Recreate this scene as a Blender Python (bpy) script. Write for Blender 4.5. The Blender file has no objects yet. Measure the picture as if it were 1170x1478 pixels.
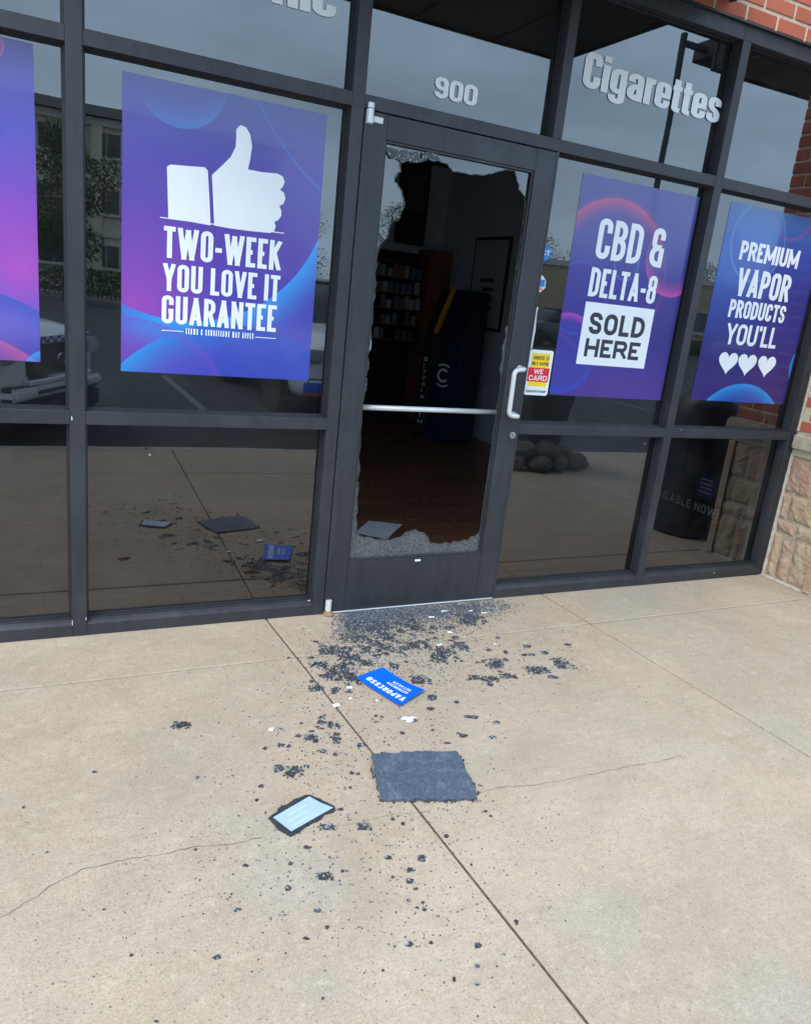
import bpy, bmesh, math, random
import numpy as np
from mathutils import Vector, Matrix, noise as MN
random.seed(7); rng = np.random.default_rng(7)
SC = bpy.context.scene; COL = SC.collection
rad = math.radians

# ------------------------------------------------------------------ camera
CAM = Vector((-1.2578, -3.1682, 1.5034))
RIGHT = Vector((0.89636838, -0.43060596, 0.10536712))
DOWN = Vector((-0.02647232, -0.28925141, -0.95688705))
FWD = Vector((0.44251886, 0.85493399, -0.27067496))
FPX = 1107.36                                     # focal length in pixels of the 1170 px wide photograph
cd = bpy.data.cameras.new("camera"); cam = bpy.data.objects.new("camera", cd); COL.objects.link(cam)
cd.sensor_fit = 'HORIZONTAL'; cd.sensor_width = 36; cd.lens = 36 * FPX / 1170
cd.clip_start = 0.05; cd.clip_end = 2000
cam.matrix_world = Matrix(((RIGHT.x, -DOWN.x, -FWD.x, CAM.x), (RIGHT.y, -DOWN.y, -FWD.y, CAM.y),
                           (RIGHT.z, -DOWN.z, -FWD.z, CAM.z), (0, 0, 0, 1)))
SC.camera = cam

# ------------------------------------------------------------------ sky, sun, exposure
SUN_EL, SUN_AZ = rad(52), rad(232)                # azimuth clockwise from +Y: sun stands to the front left of the shop
world = bpy.data.worlds.new("World"); SC.world = world; world.use_nodes = True
wn = world.node_tree.nodes; wl = world.node_tree.links; wn.clear()
wo = wn.new('ShaderNodeOutputWorld'); bg = wn.new('ShaderNodeBackground'); bg.inputs[1].default_value = 0.15
sky = wn.new('ShaderNodeTexSky'); sky.sky_type = 'NISHITA'; sky.sun_disc = False
sky.sun_elevation = SUN_EL; sky.sun_rotation = SUN_AZ; sky.air_density = 1.0; sky.dust_density = 2.0; sky.ozone_density = 1.0
tc = wn.new('ShaderNodeTexCoord'); mp = wn.new('ShaderNodeMapping'); mp.inputs['Scale'].default_value = (1.0, 1.0, 2.6)
nz = wn.new('ShaderNodeTexNoise'); nz.inputs['Scale'].default_value = 2.6; nz.inputs['Detail'].default_value = 7; nz.inputs['Roughness'].default_value = .55
rp = wn.new('ShaderNodeValToRGB'); rp.color_ramp.elements[0].position = .36; rp.color_ramp.elements[1].position = .70
rp.color_ramp.elements[0].color = (.35,) * 3 + (1,); rp.color_ramp.elements[1].color = (.92,) * 3 + (1,)
mx = wn.new('ShaderNodeMix'); mx.data_type = 'RGBA'; mx.inputs[7].default_value = (8.0, 10.8, 13.6, 1)
wl.new(tc.outputs['Generated'], mp.inputs[0]); wl.new(mp.outputs[0], nz.inputs['Vector']); wl.new(nz.outputs[0], rp.inputs[0])
wl.new(rp.outputs[0], mx.inputs[0]); wl.new(sky.outputs[0], mx.inputs[6]); wl.new(mx.outputs[2], bg.inputs[0]); wl.new(bg.outputs[0], wo.inputs[0])
sd = bpy.data.lights.new("sun", 'SUN'); sun = bpy.data.objects.new("sun", sd); COL.objects.link(sun)
sd.energy = 1.5; sd.angle = rad(24); sd.color = (1.0, .93, .82)
sdir = Vector((math.sin(SUN_AZ) * math.cos(SUN_EL), math.cos(SUN_AZ) * math.cos(SUN_EL), math.sin(SUN_EL)))
sun.rotation_euler = sdir.to_track_quat('Z', 'Y').to_euler(); sun.location = (0, 0, 20)
SC.view_settings.view_transform = 'Standard'; SC.view_settings.look = 'None'; SC.view_settings.gamma = 1; SC.view_settings.exposure = 0.6
SC.view_settings.use_curve_mapping = False
SC.cycles.use_denoising = True; SC.cycles.max_bounces = 10; SC.cycles.transparent_max_bounces = 12

# ------------------------------------------------------------------ pixels of the photograph to places
def ray(px, py): return (RIGHT * ((px - 585) / FPX) + DOWN * ((py - 739) / FPX) + FWD)
def G(px, py, z=0.0):                             # onto the pavement
    d = ray(px, py); return CAM + d * ((z - CAM.z) / d.z)
def F(px, py, y=0.0):                             # onto a plane parallel to the shop front
    d = ray(px, py); return CAM + d * ((y - CAM.y) / d.y)
def X(px, py, x):                                 # onto a plane square to the shop front
    d = ray(px, py); return CAM + d * ((x - CAM.x) / d.x)

# ------------------------------------------------------------------ mesh helpers
class MB:
    def __init__(s): s.v = []; s.f = []
    def add(s, vs, fs):
        n = len(s.v); s.v += [tuple(v) for v in vs]; s.f += [tuple(i + n for i in f) for f in fs]; return s
    def box(s, x0, x1, y0, y1, z0, z1):
        return s.add([(x0, y0, z0), (x1, y0, z0), (x1, y1, z0), (x0, y1, z0), (x0, y0, z1), (x1, y0, z1), (x1, y1, z1), (x0, y1, z1)],
                     [(3, 2, 1, 0), (4, 5, 6, 7), (0, 1, 5, 4), (1, 2, 6, 5), (2, 3, 7, 6), (3, 0, 4, 7)])
    def prism(s, pts, a, b, axis='y'):            # polygon (two free coordinates) swept from a to b along axis
        def P(p, t): return {'y': (p[0], t, p[1]), 'z': (p[0], p[1], t), 'x': (t, p[0], p[1])}[axis]
        n = len(pts)
        return s.add([P(p, a) for p in pts] + [P(p, b) for p in pts],
                     [tuple(range(n)), tuple(range(2 * n - 1, n - 1, -1))] + [(i, i + n, (i + 1) % n + n, (i + 1) % n) for i in range(n)])
    def tube(s, path, r, n=10, cap=True):
        path = [Vector(p) for p in path]; rings = []
        up = None
        for i, p in enumerate(path):
            t = ((path[min(i + 1, len(path) - 1)] - path[max(i - 1, 0)])).normalized()
            a = Vector((0, 0, 1)) if abs(t.z) < .9 else Vector((1, 0, 0))
            if up is None: up = (a - t * a.dot(t)).normalized()
            else: up = (up - t * up.dot(t)).normalized()
            w = t.cross(up); rr = r[i] if isinstance(r, (list, tuple)) else r
            rings.append([p + (up * math.cos(2 * math.pi * k / n) + w * math.sin(2 * math.pi * k / n)) * rr for k in range(n)])
        vs = [v for g in rings for v in g]; fs = []
        for i in range(len(rings) - 1):
            for k in range(n): fs.append((i * n + k, i * n + (k + 1) % n, (i + 1) * n + (k + 1) % n, (i + 1) * n + k))
        if cap: fs += [tuple(range(n - 1, -1, -1)), tuple((len(rings) - 1) * n + k for k in range(n))]
        return s.add(vs, fs)
    def lathe(s, prof, n=24, c=(0, 0, 0)):
        vs = [(c[0] + r * math.cos(2 * math.pi * k / n), c[1] + r * math.sin(2 * math.pi * k / n), c[2] + z) for r, z in prof for k in range(n)]
        fs = [(i * n + k, i * n + (k + 1) % n, (i + 1) * n + (k + 1) % n, (i + 1) * n + k) for i in range(len(prof) - 1) for k in range(n)]
        fs += [tuple(range(n - 1, -1, -1)), tuple((len(prof) - 1) * n + k for k in range(n))]
        return s.add(vs, fs)
    def mesh(s, name, mat=None, bevel=0, smooth=False, seg=1):
        me = bpy.data.meshes.new(name); me.from_pydata(s.v, [], s.f)
        bm = bmesh.new(); bm.from_mesh(me)
        if len(bm.faces) > 1: bmesh.ops.recalc_face_normals(bm, faces=bm.faces)
        if bevel: bmesh.ops.bevel(bm, geom=[e for e in bm.edges if len(e.link_faces) == 2 and e.calc_face_angle(0) > .5], offset=bevel, segments=seg, affect='EDGES', clamp_overlap=True)
        bm.to_mesh(me); bm.free()
        if smooth: me.polygons.foreach_set('use_smooth', [True] * len(me.polygons))
        if mat: me.materials.append(mat)
        return me
    def build(s, name, mat=None, parent=None, bevel=0, smooth=False, seg=1, loc=None):
        return link(name, s.mesh(name, mat, bevel, smooth, seg), parent, loc)
def link(name, me, parent=None, loc=None):
    o = bpy.data.objects.new(name, me); COL.objects.link(o)
    if parent: o.parent = parent
    if loc is not None: o.location = loc
    return o
def empty(name, loc=(0, 0, 0), parent=None):
    o = bpy.data.objects.new(name, None); COL.objects.link(o); o.location = loc; o.empty_display_size = .1
    if parent: o.parent = parent
    return o
def tag(o, label=None, cat=None, group=None, kind=None):
    if label: o['label'] = label
    if cat: o['category'] = cat
    if group: o['group'] = group
    if kind: o['kind'] = kind
    return o
def copy_tree(o, parent=None):
    c = o.copy(); COL.objects.link(c); c.parent = parent
    for ch in o.children: copy_tree(ch, c)
    return c

# ------------------------------------------------------------------ materials
def srgb(r, g, b):
    return tuple(((c / 255) / 12.92 if c / 255 <= .04045 else ((c / 255 + .055) / 1.055) ** 2.4) for c in (r, g, b)) + (1,)
class NT:
    def __init__(s, name):
        s.m = bpy.data.materials.new(name); s.m.use_nodes = True; s.t = s.m.node_tree; s.n = s.t.nodes; s.l = s.t.links
        s.b = s.n['Principled BSDF']; s.out = s.n['Material Output']
    def new(s, t, **kw):
        n = s.n.new(t)
        for k, v in kw.items():
            if k in n.inputs.keys(): n.inputs[k].default_value = v
            else: setattr(n, k, v)
        return n
    def co(s, which='Object', scale=(1, 1, 1)):
        t = s.new('ShaderNodeTexCoord'); m = s.new('ShaderNodeMapping'); m.inputs['Scale'].default_value = scale
        s.l.new(t.outputs[which], m.inputs[0]); return m.outputs[0]
    def noise(s, vec, scale, detail=4, rough=.55, dist=0):
        n = s.new('ShaderNodeTexNoise', Scale=scale, Detail=detail, Roughness=rough, Distortion=dist); s.l.new(vec, n.inputs['Vector']); return n.outputs[0]
    def ramp(s, fac, stops):
        r = s.new('ShaderNodeValToRGB'); e = r.color_ramp.elements
        while len(e) < len(stops): e.new(.5)
        for q, (p, c) in zip(e, stops): q.position = p; q.color = c if len(c) == 4 else tuple(c) + (1,)
        s.l.new(fac, r.inputs[0]); return r.outputs[0]
    def val(s, fac, a, b, lo=0., hi=1.):
        m = s.new('ShaderNodeMapRange'); m.inputs[1].default_value = a; m.inputs[2].default_value = b; m.inputs[3].default_value = lo; m.inputs[4].default_value = hi
        s.l.new(fac, m.inputs[0]); return m.outputs[0]
    def mix(s, fac, a, b, mode='MIX'):
        m = s.new('ShaderNodeMix'); m.data_type = 'RGBA'; m.blend_type = mode
        for sock, v in ((m.inputs[0], fac), (m.inputs[6], a), (m.inputs[7], b)):
            if isinstance(v, bpy.types.NodeSocket): s.l.new(v, sock)
            else: sock.default_value = v
        return m.outputs[2]
    def math(s, op, a, b=0., clamp=False):
        m = s.new('ShaderNodeMath'); m.operation = op; m.use_clamp = clamp
        for sock, v in ((m.inputs[0], a), (m.inputs[1], b)):
            if isinstance(v, bpy.types.NodeSocket): s.l.new(v, sock)
            else: sock.default_value = v
        return m.outputs[0]
    def set(s, **kw):
        for k, v in kw.items():
            k = {'color': 'Base Color', 'rough': 'Roughness', 'metal': 'Metallic', 'spec': 'Specular IOR Level', 'coat': 'Coat Weight', 'alpha': 'Alpha'}.get(k, k)
            if isinstance(v, bpy.types.NodeSocket): s.l.new(v, s.b.inputs[k])
            else: s.b.inputs[k].default_value = v
        return s
    def bump(s, h, strength=.3, dist=.01):
        b = s.new('ShaderNodeBump', Strength=strength, Distance=dist); s.l.new(h, b.inputs['Height']); s.l.new(b.outputs[0], s.b.inputs['Normal']); return s
def plain(name, c, rough=.6, metal=0., var=.12, scale=8, spec=.5, coat=0, bump=0):
    m = NT(name); n = m.noise(m.co(), scale, 5)
    m.set(color=m.mix(m.val(n, .3, .7), tuple(k * (1 - var) for k in c[:3]) + (1,), tuple(min(1, k * (1 + var)) for k in c[:3]) + (1,)),
          rough=m.val(n, .3, .7, rough * .88, min(1, rough * 1.12)), metal=metal, spec=spec, coat=coat)
    if bump: m.bump(m.noise(m.co(), scale * 12, 3), bump, .004)
    return m.m
M = {}
def mat_concrete():
    m = NT('concrete'); v = m.co('Object')
    g = m.new('ShaderNodeNewGeometry'); pos = g.outputs['Position']
    big = m.noise(pos, .9, 5, .6, .6); mid = m.noise(pos, 5, 6, .65, .3); fine = m.noise(pos, 170, 2, .6); grit = m.noise(pos, 420, 2, .7)
    mpg = m.new('ShaderNodeMapping'); mpg.inputs['Scale'].default_value = (1.2, 26, 1); mpg.inputs['Rotation'].default_value = (0, 0, .12); m.l.new(pos, mpg.inputs[0])
    streak = m.noise(mpg.outputs[0], 1.6, 4, .6)
    oi = m.new('ShaderNodeObjectInfo')
    c = m.ramp(mid, [(.25, (.395, .318, .232)), (.5, (.480, .398, .302)), (.75, (.545, .462, .362))])
    c = m.mix(m.val(big, .36, .66, 0, .75), c, (.405, .365, .298, 1))                                   # greyer, older areas
    c = m.mix(m.val(m.noise(pos, 1.7, 4, .6, .5), .52, .70, 0, .55), c, (.42, .425, .365, 1))             # greenish damp patches
    c = m.mix(m.val(m.noise(pos, 2.3, 5, .7, .8), .55, .75, 0, .50), c, (.56, .425, .285, 1))             # rusty cream patches
    c = m.mix(m.val(m.noise(pos, .55, 4, .6, 1.2), .50, .68, 0, .45), c, (.60, .53, .43, 1))              # pale worn areas
    c = m.mix(m.val(streak, .52, .74, 0, .34), c, (.33, .285, .225, 1))                                   # broom finish
    c = m.mix(m.val(m.noise(pos, 38, 4, .75), .50, .70, 0, .45), c, (.30, .25, .19, 1))
    c = m.mix(m.val(m.noise(pos, 21, 4, .7, .4), .54, .72, 0, .50), c, (.64, .56, .455, 1))
    c = m.mix(m.val(fine, .50, .68, 0, .52), c, (.25, .205, .155, 1)); c = m.mix(m.val(m.noise(pos, 120, 3, .7), .54, .72, 0, .55), c, (.68, .605, .50, 1))
    for sc_, a_, b_, am in ((62, .10, .17, .75), (9.5, .035, .062, .65), (23, .055, .085, .6)):             # pits, gum, drips
        vo = m.new('ShaderNodeTexVoronoi', Scale=sc_); m.l.new(pos, vo.inputs['Vector']); sv = m.new('ShaderNodeSeparateColor'); m.l.new(vo.outputs['Color'], sv.inputs[0])
        sp = m.math('MULTIPLY', m.val(vo.outputs['Distance'], a_, b_, 1, 0), m.val(sv.outputs[0], .52, .56) if sc_ > 30 else m.val(sv.outputs[0], .68, .70))
        c = m.mix(m.math('MULTIPLY', sp, am), c, (.15, .125, .10, 1))
    c = m.mix(m.val(m.noise(pos, .75, 5, .65, 1.6), .54, .70, 0, .42), c, (.33, .30, .255, 1))            # old soaked-in stains
    c = m.mix(m.val(oi.outputs['Random'], 0, 1, 0, .16), c, (.36, .335, .285, 1)); c = m.mix(1.0, c, (.93, .875, .84, 1), 'MULTIPLY')
    m.set(color=c, rough=.92, spec=.25); m.bump(m.math('ADD', m.math('MULTIPLY', fine, .6), m.math('MULTIPLY', grit, .6)), .45, .003); return m.m
M['concrete'] = mat_concrete()
M['joint'] = plain('joint_filler', (.10, .084, .066), .95, var=.45, scale=40)
M['crack'] = plain('crack_dark', (.15, .125, .10), .95, var=.4, scale=60)
def mat_alu():
    m = NT('dark_anodised_aluminium'); v = m.co('Object')
    n = m.noise(m.co('Object', (1, 1, .15)), 30, 4); d = m.noise(v, 3.5, 5, .7)
    c = m.mix(m.val(n, .3, .7), (.036, .038, .046, 1), (.048, .051, .060, 1)); c = m.mix(m.val(d, .5, .75, 0, .35), c, (.085, .085, .088, 1))
    sc = m.noise(m.co('Object', (90, 1, 3)), 5, 3, .8, .3); c = m.mix(m.val(sc, .66, .74, 0, .30), c, (.16, .16, .165, 1))
    sk = m.noise(v, 130, 3, .8); c = m.mix(m.val(sk, .66, .74, 0, .45), c, (.20, .195, .18, 1))
    m.set(color=c, rough=m.val(d, .3, .7, .34, .60), metal=.35, spec=.5); m.bump(m.noise(v, 220, 2), .05, .001); return m.m
M['alu'] = mat_alu()
M['alu_light'] = plain('satin_aluminium', (.62, .62, .62), .32, metal=.85, var=.08, scale=30)
M['white_metal'] = plain('pale_brushed_metal', (.72, .73, .74), .38, metal=.25, var=.06, scale=30)
M['rubber'] = plain('black_gasket', (.012, .012, .013), .7, var=.3, scale=30)
def mat_glass(name, trans=(.33, .36, .37), gain=2.7, dirt=.035, rough=0.0):
    m = NT(name); m.n.remove(m.b)
    lw = m.new('ShaderNodeLayerWeight', Blend=.5); f5 = m.math('POWER', lw.outputs['Facing'], 5.0)
    fac = m.math('MULTIPLY', m.math('ADD', m.math('MULTIPLY', f5, .955), .045), gain, True)
    tr = m.new('ShaderNodeBsdfTransparent'); tr.inputs[0].default_value = trans + (1,)
    gl = m.new('ShaderNodeBsdfGlossy', Roughness=rough); gl.inputs[0].default_value = (.93, .96, 1.0, 1)
    df = m.new('ShaderNodeBsdfDiffuse'); df.inputs[0].default_value = (.40, .38, .34, 1)
    g = m.new('ShaderNodeNewGeometry'); n = m.noise(g.outputs['Position'], 2.2, 5, .7)
    sm = m.noise(g.outputs['Position'], 9, 6, .7, 1.0)
    m1 = m.new('ShaderNodeMixShader'); m2 = m.new('ShaderNodeMixShader')
    m.l.new(m.math('MULTIPLY', m.val(n, .35, .75), m.val(sm, .35, .7, dirt * .4, dirt * 1.6)), m1.inputs[0]); m.l.new(tr.outputs[0], m1.inputs[1]); m.l.new(df.outputs[0], m1.inputs[2])
    m.l.new(fac, m2.inputs[0]); m.l.new(m1.outputs[0], m2.inputs[1]); m.l.new(gl.outputs[0], m2.inputs[2]); m.l.new(m2.outputs[0], m.out.inputs[0])
    # very slight waviness of float glass
    b = m.new('ShaderNodeBump', Strength=.08, Distance=.01); m.l.new(m.noise(g.outputs['Position'], 1.6, 1), b.inputs['Height']); m.l.new(b.outputs[0], gl.inputs['Normal'])
    return m.m
M['glass'] = mat_glass('tinted_storefront_glass')
def mat_crazed():
    m = NT('crazed_safety_glass'); g = m.new('ShaderNodeNewGeometry')
    vo = m.new('ShaderNodeTexVoronoi', Scale=105, feature='DISTANCE_TO_EDGE'); m.l.new(g.outputs['Position'], vo.inputs['Vector'])
    vc = m.new('ShaderNodeTexVoronoi', Scale=105); m.l.new(g.outputs['Position'], vc.inputs['Vector'])
    e = m.val(vo.outputs['Distance'], .02, .10, 1, 0)
    c = m.mix(m.val(vc.outputs['Color'], 0, 1), (.035, .038, .042, 1), (.105, .11, .115, 1)); c = m.mix(m.math('MULTIPLY', e, .55), c, (.22, .23, .24, 1))
    m.set(color=c, rough=.3, spec=.6); m.bump(vo.outputs['Distance'], .5, .004); return m.m
M['crazed'] = mat_crazed()
def mat_shard(name, a, b, scale):
    m = NT(name); g = m.new('ShaderNodeNewGeometry'); oi = m.new('ShaderNodeObjectInfo')
    vc = m.new('ShaderNodeTexVoronoi', Scale=scale); m.l.new(g.outputs['Position'], vc.inputs['Vector'])
    c = m.mix(m.val(vc.outputs['Color'], 0, 1), a, b); c = m.mix(m.val(oi.outputs['Random'], 0, 1, 0, .45), c, (.034, .030, .028, 1))
    sv = m.new('ShaderNodeSeparateColor'); m.l.new(vc.outputs['Color'], sv.inputs[0]); gl = m.val(sv.outputs[1], .84, .88)  # mask of random cells whose glints are painted into the colour
    c = m.mix(m.math('MULTIPLY', gl, .75), c, (.34, .38, .43, 1)); m.set(color=c, rough=m.val(sv.outputs[2], 0, 1, .08, .55), spec=.6); m.bump(vc.outputs['Distance'], .6, .004); return m.m
M['shard'] = mat_shard('broken_tinted_glass', (.030, .031, .036, 1), (.105, .112, .126, 1), 150)
M['crumb'] = mat_shard('glass_crumbs', (.035, .045, .060, 1), (.15, .185, .235, 1), 260)
def mat_sheet():
    m = NT('granular_glass_sheet'); g = m.new('ShaderNodeNewGeometry'); p = g.outputs['Position']
    vo = m.new('ShaderNodeTexVoronoi', Scale=170); m.l.new(p, vo.inputs['Vector']); ed = m.new('ShaderNodeTexVoronoi', Scale=170, feature='DISTANCE_TO_EDGE'); m.l.new(p, ed.inputs['Vector'])
    c = m.mix(m.val(vo.outputs['Color'], 0, 1), (.060, .080, .115, 1), (.125, .160, .215, 1)); c = m.mix(m.val(ed.outputs['Distance'], .0, .09, .55, 0), c, (.020, .024, .030, 1))
    w = m.noise(p, 6, 5, .7, 2.5); c = m.mix(m.val(w, .52, .70, 0, .55), c, (.22, .26, .31, 1)); c = m.mix(m.val(m.noise(p, 13, 4, .7, 1.0), .56, .70, 0, .4), c, (.035, .042, .055, 1))
    m.set(color=c, rough=.5, spec=.4); m.bump(ed.outputs['Distance'], .7, .003); return m.m
M['sheet'] = mat_sheet(); M['backing'] = plain('dark_film_backing', (.035, .042, .052), .45, var=.4, scale=90, bump=.6)
def mat_brick():
    m = NT('red_brick'); oi = m.new('ShaderNodeObjectInfo'); v = m.co('Object'); n = m.noise(v, 45, 5, .7); s = m.noise(v, 14, 3)
    c = m.ramp(oi.outputs['Random'], [(0, (.40, .095, .052)), (.35, (.48, .13, .075)), (.7, (.43, .12, .07)), (1, (.36, .085, .052))])
    c = m.mix(m.val(n, .35, .7, 0, .45), c, (.46, .17, .11, 1)); c = m.mix(m.val(s, .55, .75, 0, .35), c, (.22, .055, .04, 1))
    m.set(color=c, rough=.9, spec=.2); m.bump(n, .5, .004); return m.m
M['brick'] = mat_brick()
M['mortar'] = plain('buff_mortar', (.58, .49, .37), .95, var=.15, scale=60, bump=.5)
def mat_stone():
    m = NT('rough_faced_stone'); oi = m.new('ShaderNodeObjectInfo'); g = m.new('ShaderNodeNewGeometry'); p = g.outputs['Position']
    c = m.ramp(oi.outputs['Random'], [(0, (.44, .33, .21)), (.3, (.50, .36, .24)), (.55, (.42, .27, .20)), (.8, (.48, .39, .27)), (1, (.42, .33, .23))])
    c = m.mix(m.val(m.noise(p, 16, 6, .7, .8), .42, .68, 0, .5), c, (.55, .42, .28, 1)); c = m.mix(m.val(m.noise(p, 38, 5, .7), .5, .72, 0, .55), c, (.22, .15, .10, 1))
    m.set(color=c, rough=.93, spec=.2); m.bump(m.noise(p, 30, 6, .7), .9, .012); return m.m
M['stone'] = mat_stone()
M['cap_stone'] = plain('cast_stone_cap', (.42, .36, .27), .93, var=.28, scale=26, bump=.7)
M['stone_mortar'] = plain('tan_mortar', (.40, .33, .24), .95, var=.2, scale=40, bump=.5)
M['caulk'] = plain('pale_sealant', (.46, .42, .36), .8, var=.2, scale=30)
M['vinyl'] = plain('white_vinyl', (.82, .84, .86), .45, var=.03, scale=6)
M['vinyl_grey'] = plain('faded_white_vinyl', (.68, .69, .72), .5, var=.06)
M['ink'] = plain('charcoal_ink', (.03, .028, .045), .5, var=.1)
M['paper'] = plain('white_paper', (.75, .77, .80), .7, var=.05)
M['canopy'] = plain('black_painted_steel', (.010, .010, .011), .6, var=.3, scale=10)
M['asphalt'] = plain('asphalt', (.045, .046, .050), .9, var=.3, scale=30, bump=.5)
M['line_paint'] = plain('worn_line_paint', (.16, .16, .155), .85, var=.4, scale=20)
M['curb'] = plain('curb_concrete', (.34, .31, .26), .93, var=.18, scale=12, bump=.4)

# ------------------------------------------------------------------ lettering: own stroke alphabet (corner radius r as share of the box width)
r_ = 1
GL = {
 'A': (1.05, [[(0, 0), (.5, 1.06), (1, 0)], [(.2, .22), (.8, .22)]]), 'B': (.95, [[(0, .53), (0, 1), (.96, 1, r_), (.96, .53, r_), (0, .53)], [(0, .53), (1, .53, r_), (1, 0, r_), (0, 0), (0, .53)]]),
 'C': (.95, [[(1, .68), (1, 1, r_), (0, 1, r_), (0, 0, r_), (1, 0, r_), (1, .32)]]), 'D': (1, [[(0, 0), (0, 1), (1, 1, r_), (1, 0, r_), (0, 0)]]),
 'E': (.82, [[(1, 1), (0, 1), (0, 0), (1, 0)], [(0, .5), (.85, .5)]]), 'F': (.8, [[(1, 1), (0, 1), (0, 0)], [(0, .5), (.85, .5)]]),
 'G': (.98, [[(1, .7), (1, 1, r_), (0, 1, r_), (0, 0, r_), (1, 0, r_), (1, .45), (.6, .45)]]), 'H': (1, [[(0, 0), (0, 1)], [(1, 0), (1, 1)], [(0, .5), (1, .5)]]),
 'I': (.0, [[(.5, 0), (.5, 1)]]), 'K': (1.02, [[(0, 0), (0, 1)], [(1, 1), (.05, .42)], [(.35, .6), (1, 0)]]), 'L': (.78, [[(0, 1), (0, 0), (1, 0)]]),
 'M': (1.4, [[(0, 0), (0, 1)], [(0, 1), (.5, .15)], [(.5, .15), (1, 1)], [(1, 1), (1, 0)]]), 'N': (1.05, [[(0, 0), (0, 1)], [(0, 1), (1, 0)], [(1, 0), (1, 1)]]),
 'O': (1, [[(.5, 1), (1, 1, r_), (1, 0, r_), (0, 0, r_), (0, 1, r_), (.5, 1)]]), 'P': (.95, [[(0, 0), (0, 1), (1, 1, r_), (1, .45, r_), (0, .45)]]),
 'R': (1, [[(0, 0), (0, 1), (.97, 1, r_), (.97, .48, r_), (0, .48)], [(.55, .48), (1, 0)]]),
 'S': (.95, [[(1, .72), (1, 1, r_), (0, 1, r_), (0, .58, r_), (1, .42, r_), (1, 0, r_), (0, 0, r_), (0, .28)]]), 'T': (.9, [[(0, 1), (1, 1)], [(.5, 1), (.5, 0)]]),
 'U': (1, [[(0, 1), (0, 0, r_), (1, 0, r_), (1, 1)]]), 'V': (1.05, [[(0, 1), (.5, -.06), (1, 1)]]), 'W': (1.65, [[(0, 1), (.25, -.02), (.5, .95), (.75, -.02), (1, 1)]]),
 'X': (1.05, [[(0, 1), (1, 0)], [(0, 0), (1, 1)]]), 'Y': (1.02, [[(0, 1), (.5, .42), (1, 1)], [(.5, .42), (.5, 0)]]), 'Z': (.9, [[(0, 1), (1, 1), (0, 0), (1, 0)]]),
 '8': (.98, [[(.5, 1), (.96, 1, r_), (.96, .53, r_), (.04, .53, r_), (.04, 1, r_), (.5, 1)], [(.5, .53), (1, .53, r_), (1, 0, r_), (0, 0, r_), (0, .53, r_), (.5, .53)]]),
 '9': (1, [[(.5, 1), (1, 1, r_), (1, 0, r_), (0, 0, r_), (0, .22)], [(.5, 1), (0, 1, r_), (0, .45, r_), (1, .45)]]), '0': (1, [[(.5, 1), (1, 1, r_), (1, 0, r_), (0, 0, r_), (0, 1, r_), (.5, 1)]]),
 '2': (.95, [[(0, .75), (0, 1, r_), (1, 1, r_), (1, .6), (0, 0), (1, 0)]]), '1': (.35, [[(0, .8), (1, 1), (1, 0)]]),
 '&': (1.0, [[(1, .5), (1, .0), (0, .0, r_), (0, .5, r_), (.95, .5)], [(.95, .74), (.95, 1, r_), (.05, 1, r_), (.05, .5, r_), (.5, .5)]]),
 '-': (.55, [[(0, .42), (1, .42)]]), "'": (.0, [[(.5, 1), (.5, .82)]]), '!': (0., [[(.5, 1), (.5, .34)], [(.5, .06), (.5, .0)]]), ' ': (.35, []), '.': (0., [[(.5, 0.02), (.5, 0)]]),
 'a': (1, [[(0, .72), (0, 1, r_), (1, 1, r_), (1, 0)], [(1, .56), (0, .50, r_), (0, 0, r_), (.6, 0), (1, .18)]]), 'c': (.95, [[(1, .66), (1, 1, r_), (0, 1, r_), (0, 0, r_), (1, 0, r_), (1, .36)]]),
 'e': (1, [[(0, .5), (1, .5), (1, 1, r_), (0, 1, r_), (0, 0, r_), (1, 0, r_), (1, .28)]]), 'g': (1, [[(1, .1), (0, .06, r_), (0, 1, r_), (1, 1)], [(1, 1), (1, -.36, r_), (0, -.36, r_), (0, -.22)]]),
 'i': (.0, [[(.5, 0), (.5, 1)], [(.5, 1.36), (.5, 1.40)]]), 'l': (.0, [[(.5, 0), (.5, 1.42)]]), 'n': (1, [[(0, 0), (0, 1)], [(0, .8), (.2, 1, r_), (1, 1, r_), (1, 0)]]),
 'o': (1, [[(.5, 1), (1, 1, r_), (1, 0, r_), (0, 0, r_), (0, 1, r_), (.5, 1)]]), 'r': (.62, [[(0, 0), (0, 1)], [(0, .7), (.5, .98), (1, .98)]]),
 's': (.92, [[(1, .7), (1, 1, r_), (0, 1, r_), (0, .58, r_), (1, .42, r_), (1, 0, r_), (0, 0, r_), (0, .3)]]), 't': (.62, [[(.35, 1.3), (.35, 0, r_), (1, 0)], [(0, 1), (1, 1)]]),
 'd': (1, [[(1, 1.4), (1, 0)], [(1, 1), (0, 1, r_), (0, 0, r_), (1, 0)]]), 'u': (1, [[(0, 1), (0, 0, r_), (1, 0, r_), (1, 1)]]),
}
def round_path(pts, rr, closed):
    out = []; n = len(pts)
    for i, p in enumerate(pts):
        v = Vector(p[:2])
        if len(p) > 2 and 0 < i < n - 1:
            a = Vector(pts[i - 1][:2]); b = Vector(pts[i + 1][:2])
            da = (a - v); db = (b - v); la, lb = da.length, db.length
            q = min(rr, la * .5 if len(pts[i - 1]) > 2 else la, lb * .5 if len(pts[i + 1]) > 2 else lb)
            A = v + da / la * q; B = v + db / lb * q
            for k in range(6):
                t = k / 5; c = .42
                P1 = A + (v - A) * (1 - c + .0); P2 = B + (v - B) * (1 - c)
                out.append(A * (1 - t) ** 3 + P1 * 3 * t * (1 - t) ** 2 + P2 * 3 * t * t * (1 - t) + B * t ** 3)
        else: out.append(v)
    res = [out[0]]
    for q in out[1:]:
        if (q - res[-1]).length > 1e-6: res.append(q)
    return res
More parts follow.
